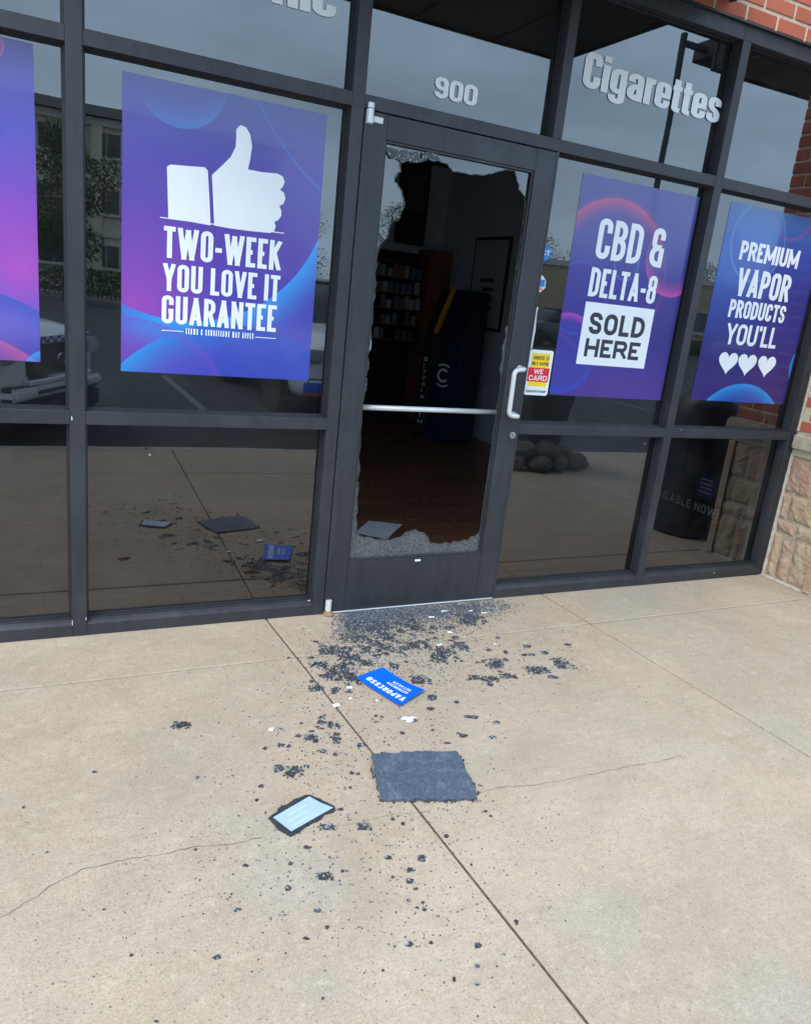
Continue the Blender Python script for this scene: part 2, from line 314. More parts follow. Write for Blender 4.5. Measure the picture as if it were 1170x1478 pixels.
def stroke(mb, pts, t, lay, ylim, e0=True, e1=True):
    closed = (pts[0] - pts[-1]).length < 1e-6
    for i in range(1, len(pts) - 1):                # sharp turns become two separate strokes
        d1 = (pts[i] - pts[i - 1]).normalized(); d2 = (pts[i + 1] - pts[i]).normalized()
        if d1.dot(d2) < -.2:
            stroke(mb, pts[:i + 1], t, lay, ylim, e0, True); stroke(mb, pts[i:], t, lay - .00005, ylim, True, e1); return
    n = len(pts); L = []; R = []
    for i in range(n):
        if closed: a = pts[i - 1] if i else pts[n - 2]; b = pts[i + 1] if i < n - 1 else pts[1]
        else: a = pts[max(i - 1, 0)]; b = pts[min(i + 1, n - 1)]
        p = pts[i]
        d1 = (p - a).normalized() if (p - a).length > 1e-9 else (b - p).normalized(); d2 = (b - p).normalized() if (b - p).length > 1e-9 else d1
        nn = Vector((-(d1.y + d2.y), d1.x + d2.x)); nn = nn.normalized() if nn.length > 1e-6 else Vector((-d1.y, d1.x))
        k = 1 / max(.6, nn.dot(Vector((-d1.y, d1.x)))); q = p.copy()
        if not closed and i == 0 and e0: q = p - d2 * t / 2
        if not closed and i == n - 1 and e1: q = p + d1 * t / 2
        L.append(q + nn * t / 2 * k); R.append(q - nn * t / 2 * k)
    cl = lambda v, i: (v.x, lay - i * 2e-6, min(max(v.y, ylim[0]), ylim[1]))
    mb.add([cl(v, i) for i, v in enumerate(L)] + [cl(v, i) for i, v in enumerate(R)], [(i, i + 1, n + i + 1, n + i) for i in range(n - 1)])
def glyph(mb, ch, x, base, h, w, t, lay=0., low=False, ky=1.12):
    """ch with left edge x, baseline, height h (x-height for lower case), box width w; ky thins the level strokes"""
    gw, st = GL[ch]; bw = max(gw * w, 0); ww = bw if gw > 0 else t
    H = h * ky; sub = MB()
    def ext(p, q): return p[1] <= .001 or p[1] >= .999 or (abs(p[1] - q[1]) < .03 and (p[0] <= .001 or p[0] >= .999)) or abs(p[1] - q[1]) + abs(p[0] - q[0]) < .1
    for si, s in enumerate(st):
        pts = [((x + t / 2 + p[0] * (bw - t) if gw > 0 else x + t / 2), t / 2 + p[1] * (H - t)) + tuple(p[2:]) for p in s]
        P = round_path(pts, min(.34 * H, .5 * (bw - t) + .12 * w if gw > 0 else 0), False)
        stroke(sub, P, t, lay - .00012 * si, (-H, 2 * H) if low else (0, H), ext(s[0], s[1]), ext(s[-1], s[-2]))
    sub.v = [(v[0], v[1], base + v[2] / ky) for v in sub.v]; mb.add(sub.v, sub.f)
    return ww
def line_width(txt, w, t, gap): return sum((GL[c][0] * w if GL[c][0] > 0 else t) for c in txt) + gap * (len(txt) - 1)
def text_in(mb, txt, x0, x1, z0, z1, t=.17, gapk=.12, y=0.):
    """a line of capitals filling the rectangle; t and gap as share of the height"""
    h = z1 - z0; T = t * h; g = gapk * h
    lo, hi = .01 * h, 4 * h
    for _ in range(40):
        w = (lo + hi) / 2
        if line_width(txt, w, T, g) > x1 - x0: hi = w
        else: lo = w
    x = x0
    for c in txt: x += glyph(mb, c, x, z0, h, w, T, y) + g
def px_text(txt, lb, rt, y, t=.17, gapk=.12, mb=None, org=(0, 0, 0), dy=0):
    a = F(*lb, y); b = F(*rt, y); m = mb or MB()
    text_in(m, txt, a.x - org[0], b.x - org[0], a.z - org[2], b.z - org[2], t, gapk, dy); return m

# ================================================================== SETTING: ground
tag(MB().box(-150, 190, -160, -3.6, -.5, -.13).build('parking_lot', M['asphalt']), kind='structure')
walk = tag(MB().box(-7, 9, -3.40, .30, -.3, -.0055).build('sidewalk', M['joint']), kind='structure')
def JX(k, y): return -.275 - .047 * y + 1.56 * k     # the long joints run slightly askew
rows = [(.0, -.392), (-.392, -2.62), (-2.62, -3.42)]
for k in range(-5, 6):
    for ya, yb in rows:
        g = .0042; a, b = (ya + (.10 if ya == 0 else -g)), yb + g
        P = [(JX(k, a) + g, a), (JX(k + 1, a) - g, a), (JX(k + 1, b) - g, b), (JX(k, b) + g, b)]
        MB().prism([(p[0], p[1]) for p in P], -.10, random.uniform(-.0012, .0008), 'z').build('slab', M['concrete'], walk, bevel=.004)
tag(MB().prism([(-3.42, -.3), (-3.42, -.002), (-3.585, -.004), (-3.60, -.02), (-3.61, -.3)], -7, 9, 'x').build('curb', M['curb']), kind='structure')
for k, x in enumerate((-5.05, -2.15, .75, 3.65, 6.55, 9.45)):
    tag(MB().box(x - .05, x + .05, -9.4, -5.6, -.14, -.126).build('parking_line', M['line_paint']), kind='structure')
def ribbon(name, pts, wmin, wmax, parent, mat, z=.0013):
    P = []
    for (a, b) in zip(pts[:-1], pts[1:]):
        n = max(3, int((b - a).length / .012))
        for i in range(n): P.append(a.lerp(b, i / n) + Vector((random.uniform(-.0035, .0035), random.uniform(-.0035, .0035), 0)))
    P.append(pts[-1]); mb = MB(); vs = []
    for i, p in enumerate(P):
        d = (P[min(i + 1, len(P) - 1)] - P[max(i - 1, 0)]).normalized(); w = random.uniform(wmin, wmax) * (1 if 0 < i < len(P) - 1 else .1)
        vs += [(p.x - d.y * w, p.y + d.x * w, z), (p.x + d.y * w, p.y - d.x * w, z)]
    mb.add(vs, [(2 * i, 2 * i + 1, 2 * i + 3, 2 * i + 2) for i in range(len(P) - 1)]); return mb.build(name, mat, parent)
ribbon('crack', [G(*q) for q in ((-40, 1345), (0, 1326), (35, 1306), (70, 1282), (115, 1257), (170, 1243), (230, 1234), (290, 1222), (345, 1217), (382, 1208))], .0004, .0016, walk, M['crack'])
ribbon('crack', [G(*q) for q in ((690, 1146), (720, 1137), (760, 1135), (810, 1127), (860, 1117), (905, 1107), (950, 1100), (985, 1090))], .0003, .0013, walk, M['crack'])
ribbon('crack', [G(*q) for q in ((480, 1195), (560, 1178), (620, 1172))], .0002, .0009, walk, M['crack'])

# ================================================================== STOREFRONT FRAME
sf = tag(empty('storefront_frame', (0, .05, 0)), 'dark anodised aluminium storefront frame holding the tinted window panes', 'window frame')
sf_loc = Vector((0, .05, 0))
def sfp(mb, name, mat, bevel=.0015): mb.v = [(v[0], v[1] - .05, v[2]) for v in mb.v]; return mb.build(name, mat, sf, bevel=bevel)
VX = [(-3.33, -3.275), (-2.215, -2.16), (-1.100, -1.045), (-.055, -.001), (.952, .969), (1.951, 2.006), (2.975, 3.030)]
ZS, ZM0, ZM1, ZT0, ZT1, ZH0, ZH1 = .070, .893, .945, 2.204, 2.256, 2.875, 2.942
YB = .114; GY = .055
for i, (a, b) in enumerate(VX):
    a2, b2 = (a, b)
    if i == 4: sfp(MB().box(.954, .969, 0.001, YB, 0.0, ZT0 - .001), 'mullion', M['alu']); sfp(MB().box(.919, .969, 0, YB, ZT1, ZH0), 'mullion', M['alu']); continue
    sfp(MB().box(a, b, 0, YB, 0.0, ZH0), 'mullion', M['alu'])
for i in range(len(VX) - 1):
    a, b = VX[i][1], VX[i + 1][0]
    door = (i == 3)
    zl = [(ZT0, ZT1), (ZH0, ZH1)] if door else [(0, ZS), (ZM0, ZM1), (ZT0, ZT1), (ZH0, ZH1)]
    for z0, z1 in zl:
        e = .969 if door and z0 < 2.5 else b
        aa, ee = a, (.919 if door and z0 > 2.5 else e)
        if z0 == ZH0: aa, ee = VX[i][0], VX[i + 1][0]
        if z0 == 0: sfp(MB().prism([(0.0015, 0), (0.0015, .052), (.012, .060), (.03, .070), (YB - .002, .070), (YB - .002, 0)], aa, ee, 'x'), 'sill', M['alu'])
        else: sfp(MB().box(aa, ee, 0.0012, YB - .001, z0, z1), 'rail', M['alu'])
    if not door or True:
        # glazing stops: the thin ridges round each opening
        op = [(ZT1, ZH0)] if door else [(ZS, ZM0), (ZM1, ZT0), (ZT1, ZH0)]
        bb = .919 if door else b
        for z0, z1 in op:
            mb = MB()
            for (p, q) in ((.026, .034), (GY - .010, GY - .004)):
                s = .004 if p < .03 else .009
                mb.box(a + .0005, a + s, p, q, z0, z1); mb.box(bb - s, bb - .0005, p, q, z0, z1)
                mb.box(a + s, bb - s, p, q, z0 + .0005, z0 + s); mb.box(a + s, bb - s, p, q, z1 - s, z1 - .0005)
            sfp(mb, 'glazing_stop', M['alu'], 0)
            mg = MB(); p, q, s = GY - .0035, GY - .0005, .011
            mg.box(a + .0005, a + s, p, q, z0, z1); mg.box(bb - s, bb - .0005, p, q, z0, z1); mg.box(a + s, bb - s, p, q, z0 + .0005, z0 + s); mg.box(a + s, bb - s, p, q, z1 - s, z1 - .0005)
            sfp(mg, 'gasket', M['rubber'], 0)
            gp = MB().add([(a + .002, GY, z0 + .002), (bb - .002, GY, z0 + .002), (bb - .002, GY, z1 - .002), (a + .002, GY, z1 - .002)], [(0, 1, 2, 3)])
            sfp(gp, 'glass_pane', M['glass'], 0)

for px, py, w, h_ in ((103.5, 604, .006, .022), (104.5, 899, .006, .030), (124, 893, .004, .018), (446, 867, .018, .008)):
    p = F(px, py); a = MB(); P = [(p.x + w * random.uniform(.3, 1) * math.cos(k * .9) * .5, p.z + h_ * random.uniform(.6, 1) * math.sin(k * .9) * .5) for k in range(7)]
    a.prism(P, -.0012, .0005, 'y'); sfp(a, 'paint_chip', M['vinyl_grey'], 0)
for px, py in ((983, 620), (1030, 827), (216, 656), (930, 640)):
    p = F(px, py); sfp(MB().tube([(p.x, -.0030, p.z), (p.x, .001, p.z)], .0045, 10), 'screw', M['alu_light'], 0)

# ================================================================== BRICK WALL above, PIER at the right
BL, BH, BJ = .198, .0605, .0155
bme = MB().box(-BL / 2, BL / 2, 0, .09, 0, BH).mesh('brick', M['brick'], bevel=.003)
hme = MB().box(-.046, .046, 0, .09, 0, BH).mesh('brick', M['brick'], bevel=.003)
wall = tag(empty('brick_wall', (0, -.02, 2.95)), 'red brick wall with pale mortar above the storefront windows', 'wall')
MB().box(-3.5, 4.2, .0045, .30, -.004, 1.10).build('mortar', M['mortar'], wall)
MB().box(-3.5, 3.03, .002, .018, -.008, .0005).build('lintel', M['alu'], wall)
for c in range(6):
    z = .001 + c * (BH + BJ); off = (BL + BJ) / 2 if c % 2 else 0
    for k in range(-16, 15):
        x = 1.92 + (BL + BJ) / 2 + off + k * (BL + BJ)
        if x > 3.4 - BL / 2 or x < -3.4: continue
        o = link('brick', bme, wall, (x + random.uniform(-.001, .001), random.uniform(-.0015, .0015), z))
MB().box(-3.5, 4.2, -.01, .3, .46, 1.12).build('coping_band', M['cap_stone'], wall, bevel=.01)
pier = tag(empty('brick_pier', (3.4, -.18, 0)), 'red brick pier on a rough stone base beside the window', 'pier')
def pp(mb, name, mat, **k): mb.v = [(v[0] - 3.4, v[1] + .18, v[2]) for v in mb.v]; return mb.build(name, mat, pier, **k)
PX0, PX1, PY = 3.045, 3.80, -.362
pp(MB().box(PX0 + .005, PX1 - .005, PY + .005, .25, .84, 3.44), 'mortar', M['mortar'])
pp(MB().box(PX0 + .002, PX1 - .002, PY + .002, .25, 0, .839), 'mortar', M['stone_mortar'])
for c in range(33):
    z = .955 + c * (BH + BJ)
    if z + BH > 3.44: break
    for k in range(3):                           # return face towards the windows (square to the shop front)
        y = PY + BL / 2 + k * (BL + BJ) + ((BL + BJ) / 2 if c % 2 else 0) - .0
        if y + BL / 2 > .0 + .11: continue
        o = link('brick', bme, pier); o.rotation_euler = (0, 0, -math.pi / 2); o.location = (PX0 - 3.4 + random.uniform(-.001, .001), y + .18, z)
        if c % 2 and k == 0:
            o = link('brick', hme, pier); o.rotation_euler = (0, 0, -math.pi / 2); o.location = (PX0 - 3.4, PY + .047 + .18, z)
    for k in range(3):
        x = PX0 + .10 + BL / 2 + k * (BL + BJ) + (0.1 if c % 2 else 0)
        if x + BL / 2 > PX1 + .02: continue
        link('brick', bme, pier, (x - 3.4, PY - .001 + .18, z))
def stone_block(x, y0, y1, z0, z1, face='x'):
    nu, nv = max(4, int((y1 - y0) / .016)), max(4, int((z1 - z0) / .016)); d = .05
    vs = []; fs = []; sd = random.random() * 9
    for j in range(nv + 1):
        for i in range(nu + 1):
            u = y0 + (y1 - y0) * i / nu; v = z0 + (z1 - z0) * j / nv
            e = min(i, nu - i, j, nv - j)
            q_ = Vector((u * 22 + sd * 7, v * 22, sd)); hgt = (0 if e == 0 else .009 if e == 1 else .014) + ((MN.fractal(q_, .8, 2.1, 4) * .007 + abs(MN.noise(q_ * .5)) * .008 + random.uniform(-.0012, .0012)) if e else 0)
            if e == 0: u += random.uniform(-.003, .003); v += random.uniform(-.003, .003)
            vs.append((x - hgt, u, v) if face == 'x' else (u, x - hgt, v))
    for j in range(nv):
        for i in range(nu): fs.append((j * (nu + 1) + i, j * (nu + 1) + i + 1, (j + 1) * (nu + 1) + i + 1, (j + 1) * (nu + 1) + i))
    ring = [i for i in range(nu + 1)] + [j * (nu + 1) + nu for j in range(1, nv + 1)] + [nv * (nu + 1) + i for i in range(nu - 1, -1, -1)] + [j * (nu + 1) for j in range(nv - 1, 0, -1)]
    base = len(vs)
    for r in ring: p = vs[r]; vs.append((p[0] + d, p[1], p[2]) if face == 'x' else (p[0], p[1] + d, p[2]))
    for i in range(len(ring)): fs.append((ring[i], ring[(i + 1) % len(ring)], base + (i + 1) % len(ring), base + i))
    return pp(MB().add(vs, fs), 'stone', M['stone'])
for y0, y1, z0, z1 in ((-.075, -.008, .012, .30), (-.165, -.083, .012, .27), (-.385, -.173, .012, .29), (-.15, -.008, .308, .39), (-.06, -.008, .398, .56), (-.385, -.158, .30, .39),
                       (-.25, -.068, .398, .56), (-.385, -.258, .398, .56), (-.19, -.008, .568, .80), (-.385, -.198, .568, .80)):
    stone_block(PX0 + .004, y0, y1, z0, z1, 'x')
for x0, x1, z0, z1 in ((3.02, 3.30, .012, .29), (3.308, 3.56, .012, .24), (3.568, 3.80, .012, .29), (3.02, 3.22, .30, .56), (3.228, 3.56, .25, .40), (3.228, 3.45, .408, .56), (3.458, 3.80, .408, .56), (3.568, 3.80, .30, .40), (3.02, 3.36, .568, .80), (3.368, 3.80, .568, .80)):
    stone_block(PY + .002, x0, x1, z0, z1, 'y')
cap = MB().box(PX0 - .048, PX1 + .05, PY - .05, -.004, .835, .948)
pp(cap, 'cap_stone', M['cap_stone'], bevel=.018, seg=3)
pp(MB().box(PX0 - .010, PX1, PY - .015, -.004, .802, .834), 'cap_bed', M['mortar'])
mb = MB()
zs = [i * .03 for i in range(28)]
vs = []; 
for z in zs: vs += [(3.0305, -.0005 - random.uniform(0, .003), z), (3.0315 + random.uniform(.010, .022), -.012 - random.uniform(0, .012), z)]
mb.add(vs, [(2 * i, 2 * i + 1, 2 * i + 3, 2 * i + 2) for i in range(len(zs) - 1)]); pp(mb, 'sealant', M['caulk'])
pp(MB().box(3.0302, 3.046, -.012, .002, .95, 2.942), 'sealant', M['caulk'], bevel=.004)
mb = MB(); vs = []
for i in range(24): y = -.0 - i * .017; vs += [(PX0 - .004 - random.uniform(.018, .032), y, .001), (PX0 + .004, y, .010)]
mb.add(vs, [(2 * i, 2 * i + 1, 2 * i + 3, 2 * i + 2) for i in range(23)]); pp(mb, 'sealant', M['caulk'])

# ------------------------------------------------------------------ canopies
can = tag(empty('door_canopy', (.3, -.6, 3.0)), 'flat black steel canopy above the door', 'canopy')
cp = lambda mb, n, m=M['canopy'], **k: (setattr(mb, 'v', [(v[0] - .3, v[1] + .6, v[2] - 3.0) for v in mb.v]), mb.build(n, m, can, **k))[1]
cp(MB().box(-1.35, 1.79, -1.18, -.026, 3.004, 3.03), 'deck')
cp(MB().box(-1.36, 1.80, -1.20, -1.181, 2.99, 3.19), 'fascia', bevel=.003)
for xx in (-1.36, 1.781): cp(MB().box(xx, xx + .018, -1.18, -.026, 2.992, 3.188), 'fascia', bevel=.003)
for k in range(5): cp(MB().box(-.80 + k * .52, -.76 + k * .52, -1.17, -.03, 2.994, 3.003), 'joist')
so = tag(empty('roof_overhang', (5.62, -.7, 3.3)), 'deep soffit of stained timber boards projecting past the brick pier', 'overhang')
M['timber'] = plain('stained_soffit_board', (.10, .070, .045), .7, var=.25, scale=6)
for k in range(9): MB().box(-2.35, 2.2, -.70 + k * .15, -.70 + k * .15 + .143, 0, .02).build('board', M['timber'], so, bevel=.003)
MB().box(-2.37, 2.22, -.735, -.702, -.012, .30).build('fascia', M['canopy'], so, bevel=.004)
MB().box(-2.36, 2.2, -.70, .67, .022, .28).build('deck', M['canopy'], so)

# ================================================================== DOOR
dr = tag(empty('glass_door', (.475, .02, 0)), 'dark aluminium shop door with its glass smashed out', 'door')
def dp(mb, name, mat=M['alu'], parent=None, **k):
    mb.v = [(v[0] - .475, v[1] - .02, v[2]) for v in mb.v]; return mb.build(name, mat, parent or dr, **k)
DY0, DY1 = -.004, .042
dp(MB().box(.003, .103, DY0, DY1, .012, 2.199), 'stile', bevel=.0015); dp(MB().box(.846, .951, DY0, DY1, .012, 2.199), 'stile', bevel=.0015)
dp(MB().box(.1035, .8455, DY0 + .0012, DY1, 2.105, 2.1985), 'top_rail', bevel=.0015); dp(MB().box(.1035, .8455, DY0 + .0012, DY1, .012, .262), 'bottom_rail', bevel=.0015)
bd = MB()
for (x0, x1, z0, z1) in ((.1035, .112, .262, 2.105), (.837, .8455, .262, 2.105), (.112, .837, .262, .272), (.112, .837, 2.095, 2.105)): bd.box(x0, x1, .004, .016, z0, z1)
dp(bd, 'glazing_bead', bevel=.001)
# remaining glass: outline of the hole traced on the door plane
GD = .020
H4 = [(355, 350), (380, 343), (412, 348), (450, 345), (490, 333), (535, 338), (560, 347), (590, 360), (601, 378), (615, 392), (632, 390), (650, 397), (676, 398), (700, 407), (728, 402), (755, 412), (778, 405), (800, 400), (830, 394), (860, 385), (888, 384), (910, 375),
      (914, 402), (921, 432), (931, 455), (932, 480), (948, 498), (960, 512), (958, 540), (966, 560), (955, 610), (957, 650), (944, 690), (941, 750), (926, 790), (930, 820), (917, 860), (925, 900), (910, 930), (915, 965), (905, 1000), (909, 1040), (890, 1070), (885, 1115), (866, 1150), (868, 1200)]
H5 = [(862, 30), (848, 80), (852, 120), (836, 180), (846, 225), (857, 262), (848, 300), (830, 335), (832, 370), (818, 400), (820, 440), (808, 480), (815, 520), (812, 562), (800, 600), (803, 640), (786, 680), (790, 730), (778, 780), (780, 820), (764, 860), (768, 910), (754, 962),
      (735, 968), (718, 985), (700, 983), (682, 1002), (662, 1000), (640, 1012), (618, 1007), (598, 1018), (572, 1013), (548, 1021), (520, 1015), (500, 1012), (492, 985), (478, 968), (452, 962), (430, 953), (405, 957), (385, 966), (362, 985), (335, 992), (305, 1003), (270, 996), (240, 1000), (205, 985), (180, 988), (142, 966),
      (150, 930), (144, 895), (154, 850), (148, 800), (158, 755), (152, 705), (164, 650), (156, 600), (168, 540), (164, 480), (174, 420), (172, 370), (186, 300), (196, 250), (192, 205), (207, 165), (203, 110), (213, 70), (210, 30)]
H4b = [(219, 1200), (214, 1150), (226, 1095), (222, 1040), (236, 1000), (232, 960), (242, 930), (234, 880), (247, 840), (244, 800), (258, 768), (266, 740), (285, 720), (302, 700), (303, 668), (311, 642), (327, 626), (340, 630), (356, 620), (362, 595), (371, 580), (379, 545), (372, 515), (365, 482), (352, 470), (344, 448), (331, 438), (336, 420), (350, 398), (360, 392)]
hole = [F(470 + a / 3.343, 130 + b / 3.343, GD) for a, b in H4] + [F(470 + a / 3.343, 480 + b / 3.343, GD) for a, b in H5] + [F(470 + a / 3.343, 130 + b / 3.343, GD) for a, b in H4b]
hp = []
for a, b in zip(hole, hole[1:] + hole[:1]):       # finer, crumbly edge
    n = max(1, int((b - a).length / .009))
    for i in range(n): hp.append(a.lerp(b, i / n) + Vector((random.uniform(-.0022, .0022), 0, random.uniform(-.0022, .0022))))
hp = [(min(max(p.x, .114), .834), min(max(p.z, .276), 2.09)) for p in hp]
X0, X1, Z0, Z1 = .106, .843, .266, 2.101
outer = [(X0, Z0), (X1, Z0), (X1, Z1), (X0, Z1)]
bm = bmesh.new()
ov = [bm.verts.new((p[0], GD, p[1])) for p in outer]; iv = [bm.verts.new((p[0], GD, p[1])) for p in hp]
ed = [bm.edges.new((ov[i], ov[(i + 1) % 4])) for i in range(4)] + [bm.edges.new((iv[i], iv[(i + 1) % len(iv)])) for i in range(len(iv))]
bmesh.ops.triangle_fill(bm, use_beauty=True, use_dissolve=False, edges=ed, normal=(0, -1, 0))
def inside(x, z):
    c = False; j = len(hp) - 1
    for i in range(len(hp)):
        (xi, zi), (xj, zj) = hp[i], hp[j]
        if (zi > z) != (zj > z) and x < (xj - xi) * (z - zi) / (zj - zi) + xi: c = not c
        j = i
    return c
bmesh.ops.delete(bm, geom=[f for f in bm.faces if inside(f.calc_center_median().x, f.calc_center_median().z)], context='FACES')
bmg = bm.copy()
def crazed_at(c): return c.z < .45 or (c.x > .82 and c.z < 1.75) or (c.x < .17 and c.z < 1.60)
bmesh.ops.delete(bm, geom=[f for f in bm.faces if crazed_at(f.calc_center_median())], context='FACES')
bmesh.ops.delete(bmg, geom=[f for f in bmg.faces if not crazed_at(f.calc_center_median())], context='FACES')
for b_, nm, mt in ((bm, 'broken_glass', M['glass']), (bmg, 'crazed_glass', M['crazed'])):
    me = bpy.data.meshes.new(nm); b_.to_mesh(me); b_.free(); me.materials.append(mt)
    for v in me.vertices: v.co.x -= .475; v.co.y -= .02
    link(nm, me, dr)
# crumbling edge of the break, and the crazed flaps hanging at the top
mb = MB()
for i, (a, b) in enumerate(zip(hp, hp[1:] + hp[:1])):
    for _ in range(2):
        t = random.random(); x = a[0] + (b[0] - a[0]) * t; z = a[1] + (b[1] - a[1]) * t; s = random.uniform(.0012, .0034)
        an = random.random() * 3; c, d = math.cos(an) * s, math.sin(an) * s
        y0 = GD - .004 - random.uniform(0, .002)
        mb.prism([(x + c, z + d), (x - d, z + c), (x - c * .8, z - d * 1.2), (x + d, z - c)], y0, GD + .004, 'y')
tag(dp(mb, 'glass_edge_crumbs', M['crazed']), kind='stuff')
fl = MB()
for poly in ([(288, 272), (330, 283), (365, 290), (385, 283), (398, 300), (440, 296), (452, 322), (470, 345), (430, 350), (398, 338), (370, 350), (340, 330), (312, 330), (296, 305)], [(462, 300), (500, 296), (540, 304), (550, 338), (520, 345), (490, 330), (462, 342)]):
    P = [F(470 + a / 3.343, 130 + b / 3.343, GD - .006) for a, b in poly]; fl.prism([(p.x, p.z) for p in P], GD - .010, GD - .004, 'y')
dp(fl, 'glass_flap', M['shard'])
# handle outside, push bar inside, lock, pivots
def arc_path(pts, r=.03, n=6):
    out = [Vector(pts[0])]
    for a, p, b in zip(pts[:-2], pts[1:-1], pts[2:]):
        a, p, b = Vector(a), Vector(p), Vector(b); A = p + (a - p).normalized() * r; B = p + (b - p).normalized() * r
        for k in range(n + 1): t = k / n; out.append(A * (1 - t) ** 2 + p * 2 * t * (1 - t) + B * t * t)
    return out + [Vector(pts[-1])]
h = MB(); h.tube(arc_path([(.915, -.003, 1.218), (.912, -.062, 1.222), (.848, -.066, 1.215), (.850, -.066, .998), (.914, -.062, .992), (.915, -.003, .990)], .024), .0118, 12)
hd = dp(h, 'handle', M['white_metal'], smooth=True)
for zz in (1.218, .990): dp(MB().tube([(.915, -.0045, zz), (.915, -.0085, zz)], .017, 16), 'handle_rose', M['white_metal'])
p = MB(); p.tube([(.100, .072, .989), (.868, .072, .989)], .0125, 14); dp(p, 'push_bar', M['white_metal'], smooth=True)
for xx in (.092, .875): dp(MB().box(xx - .012, xx + .012, .043, .075, .968, 1.010), 'push_bar_bracket', M['alu_light'], bevel=.003)
q = MB(); q.tube(arc_path([(.10, .05, 1.29), (.142, .06, 1.292), (.142, .06, 1.25), (.112, .06, 1.247)], .008, 3), .006, 8); dp(q, 'inner_hook', M['white_metal'], smooth=True)
dp(MB().box(.858, .874, .05, .062, 1.238, 1.282), 'inner_latch', M['white_metal'], bevel=.002)
lk = F(739, 628, -.008)
dp(MB().tube([(lk.x, -.0045, lk.z), (lk.x, -.014, lk.z)], .0165, 20), 'lock_cylinder', M['alu_light']); dp(MB().box(lk.x - .0018, lk.x + .0018, -.0155, -.0142, lk.z - .007, lk.z + .007), 'keyhole', M['rubber'])
dp(MB().tube([(.022, -.012, 2.152), (.022, -.012, 2.203)], .0135, 16).box(.008, .036, -.008, .0, 2.150, 2.202), 'pivot', M['white_metal'], bevel=0)
dp(MB().tube([(.022, -.012, 2.2065), (.022, -.012, 2.226)], .0135, 16), 'pivot', M['white_metal'])
dp(MB().tube([(.022, -.012, .020), (.022, -.012, .074)], .0125, 16).box(.008, .036, -.008, .0, .020, .073), 'pivot', M['white_metal'])
dp(MB().box(.040, .082, -.0056, -.0044, 2.160, 2.182), 'maker_sticker', M['paper'])
dp(MB().box(.462, .493, -.0060, -.0030, .243, .253), 'white_sticker', M['paper'])
M['rust'] = plain('rust_stain', (.30, .17, .07), .9, var=.35, scale=40)
dp(MB().lathe([(.026, .0), (.024, .006), (.014, .015)], 14, (.023, -.014, .003)), 'rust_ring', M['rust'])
th = tag(MB().box(.0, .953, -.012, .10, .0012, .0115).build('threshold', M['alu_light'], bevel=.003), 'pale metal threshold strip under the smashed door', 'threshold')

# ================================================================== POSTERS
def poster_mat(name, org, stops, layers):
    """stops: vertical base gradient (z, sRGB) ; layers: (kind, centre px, edge px or radius, width, colour, alpha)"""
    m = NT(name); tcn = m.new('ShaderNodeTexCoord'); sx = m.new('ShaderNodeSeparateXYZ'); m.l.new(tcn.outputs['Object'], sx.inputs[0])
    cb = m.new('ShaderNodeCombineXYZ'); m.l.new(sx.outputs[0], cb.inputs[0]); m.l.new(sx.outputs[2], cb.inputs[2]); v = cb.outputs[0]
    c = m.ramp(m.val(sx.outputs[2], 0, 1.062), [(p, srgb(*k)) for p, k in stops])
    for kind, ctr, edge, w, colr, al in layers:
        C0 = F(*ctr, .05) - Vector(org); R0 = (F(*edge, .05) - Vector(org) - C0).length if isinstance(edge, tuple) else edge
        dn = m.new('ShaderNodeVectorMath'); dn.operation = 'DISTANCE'; m.l.new(v, dn.inputs[0]); dn.inputs[1].default_value = (C0.x, 0, C0.z); d = dn.outputs['Value']
        if kind == 'blob': k = m.math('POWER', m.val(d, 0, R0, 1, 0), 1.4)
        elif kind == 'in': k = m.math('MULTIPLY', m.math('POWER', m.val(d, R0 - w, R0, 0, 1), 1.8), m.val(d, R0, R0 + .004, 1, 0))
        elif kind == 'disc': k = m.val(d, R0, R0 + .004, 1, 0)
        else: k = m.math('MULTIPLY', m.math('POWER', m.val(d, R0, R0 + w, 1, 0), 1.8), m.val(d, R0 - .004, R0, 0, 1))
        if len(al) > 1 if isinstance(al, tuple) else False:   # fade along a direction: (alpha, dirx, dirz, from, to)
            a0, dx, dz, f0, f1 = al
            dd = m.math('ADD', m.math('MULTIPLY', sx.outputs[0], dx), m.math('MULTIPLY', sx.outputs[2], dz))
            k = m.math('MULTIPLY', k, m.val(dd, f0, f1, 0, a0))
        else: k = m.math('MULTIPLY', k, al)
        c = m.mix(k, c, srgb(*colr))
    c = m.mix(1.0, c, (.86, .88, .87, 1), 'MULTIPLY'); m.bump(m.noise(tcn.outputs['Object'], 4.5, 3, .5), .10, .01); m.set(color=c, rough=.16, spec=.5, coat=.25); m.b.inputs['Coat Roughness'].default_value = .03; return m.m
PY_ = GY - .0006
def poster(x0, x1, z0, z1, mat, label, tilt=0):
    o = MB().box(0, x1 - x0, -.0003, .0003, 0, z1 - z0).build('window_poster', mat, loc=(x0, PY_ - .0008, z0))
    return tag(o, label, 'poster', 'printed posters on the windows')
def pchild(mb, name, mat, par): return mb.build(name, mat, par)
def po(px, py, par, y=.05): p = F(px, py, y) - par.location; return (p.x, p.z)
def plines(par, mat, lines, name='lettering'):
    for txt, lb, rt, t, g in lines:
        a, b = po(*lb, par), po(*rt, par); mb = MB(); text_in(mb, txt, a[0], b[0], a[1], b[1], t, g, -.0014); pchild(mb, name, mat, par)
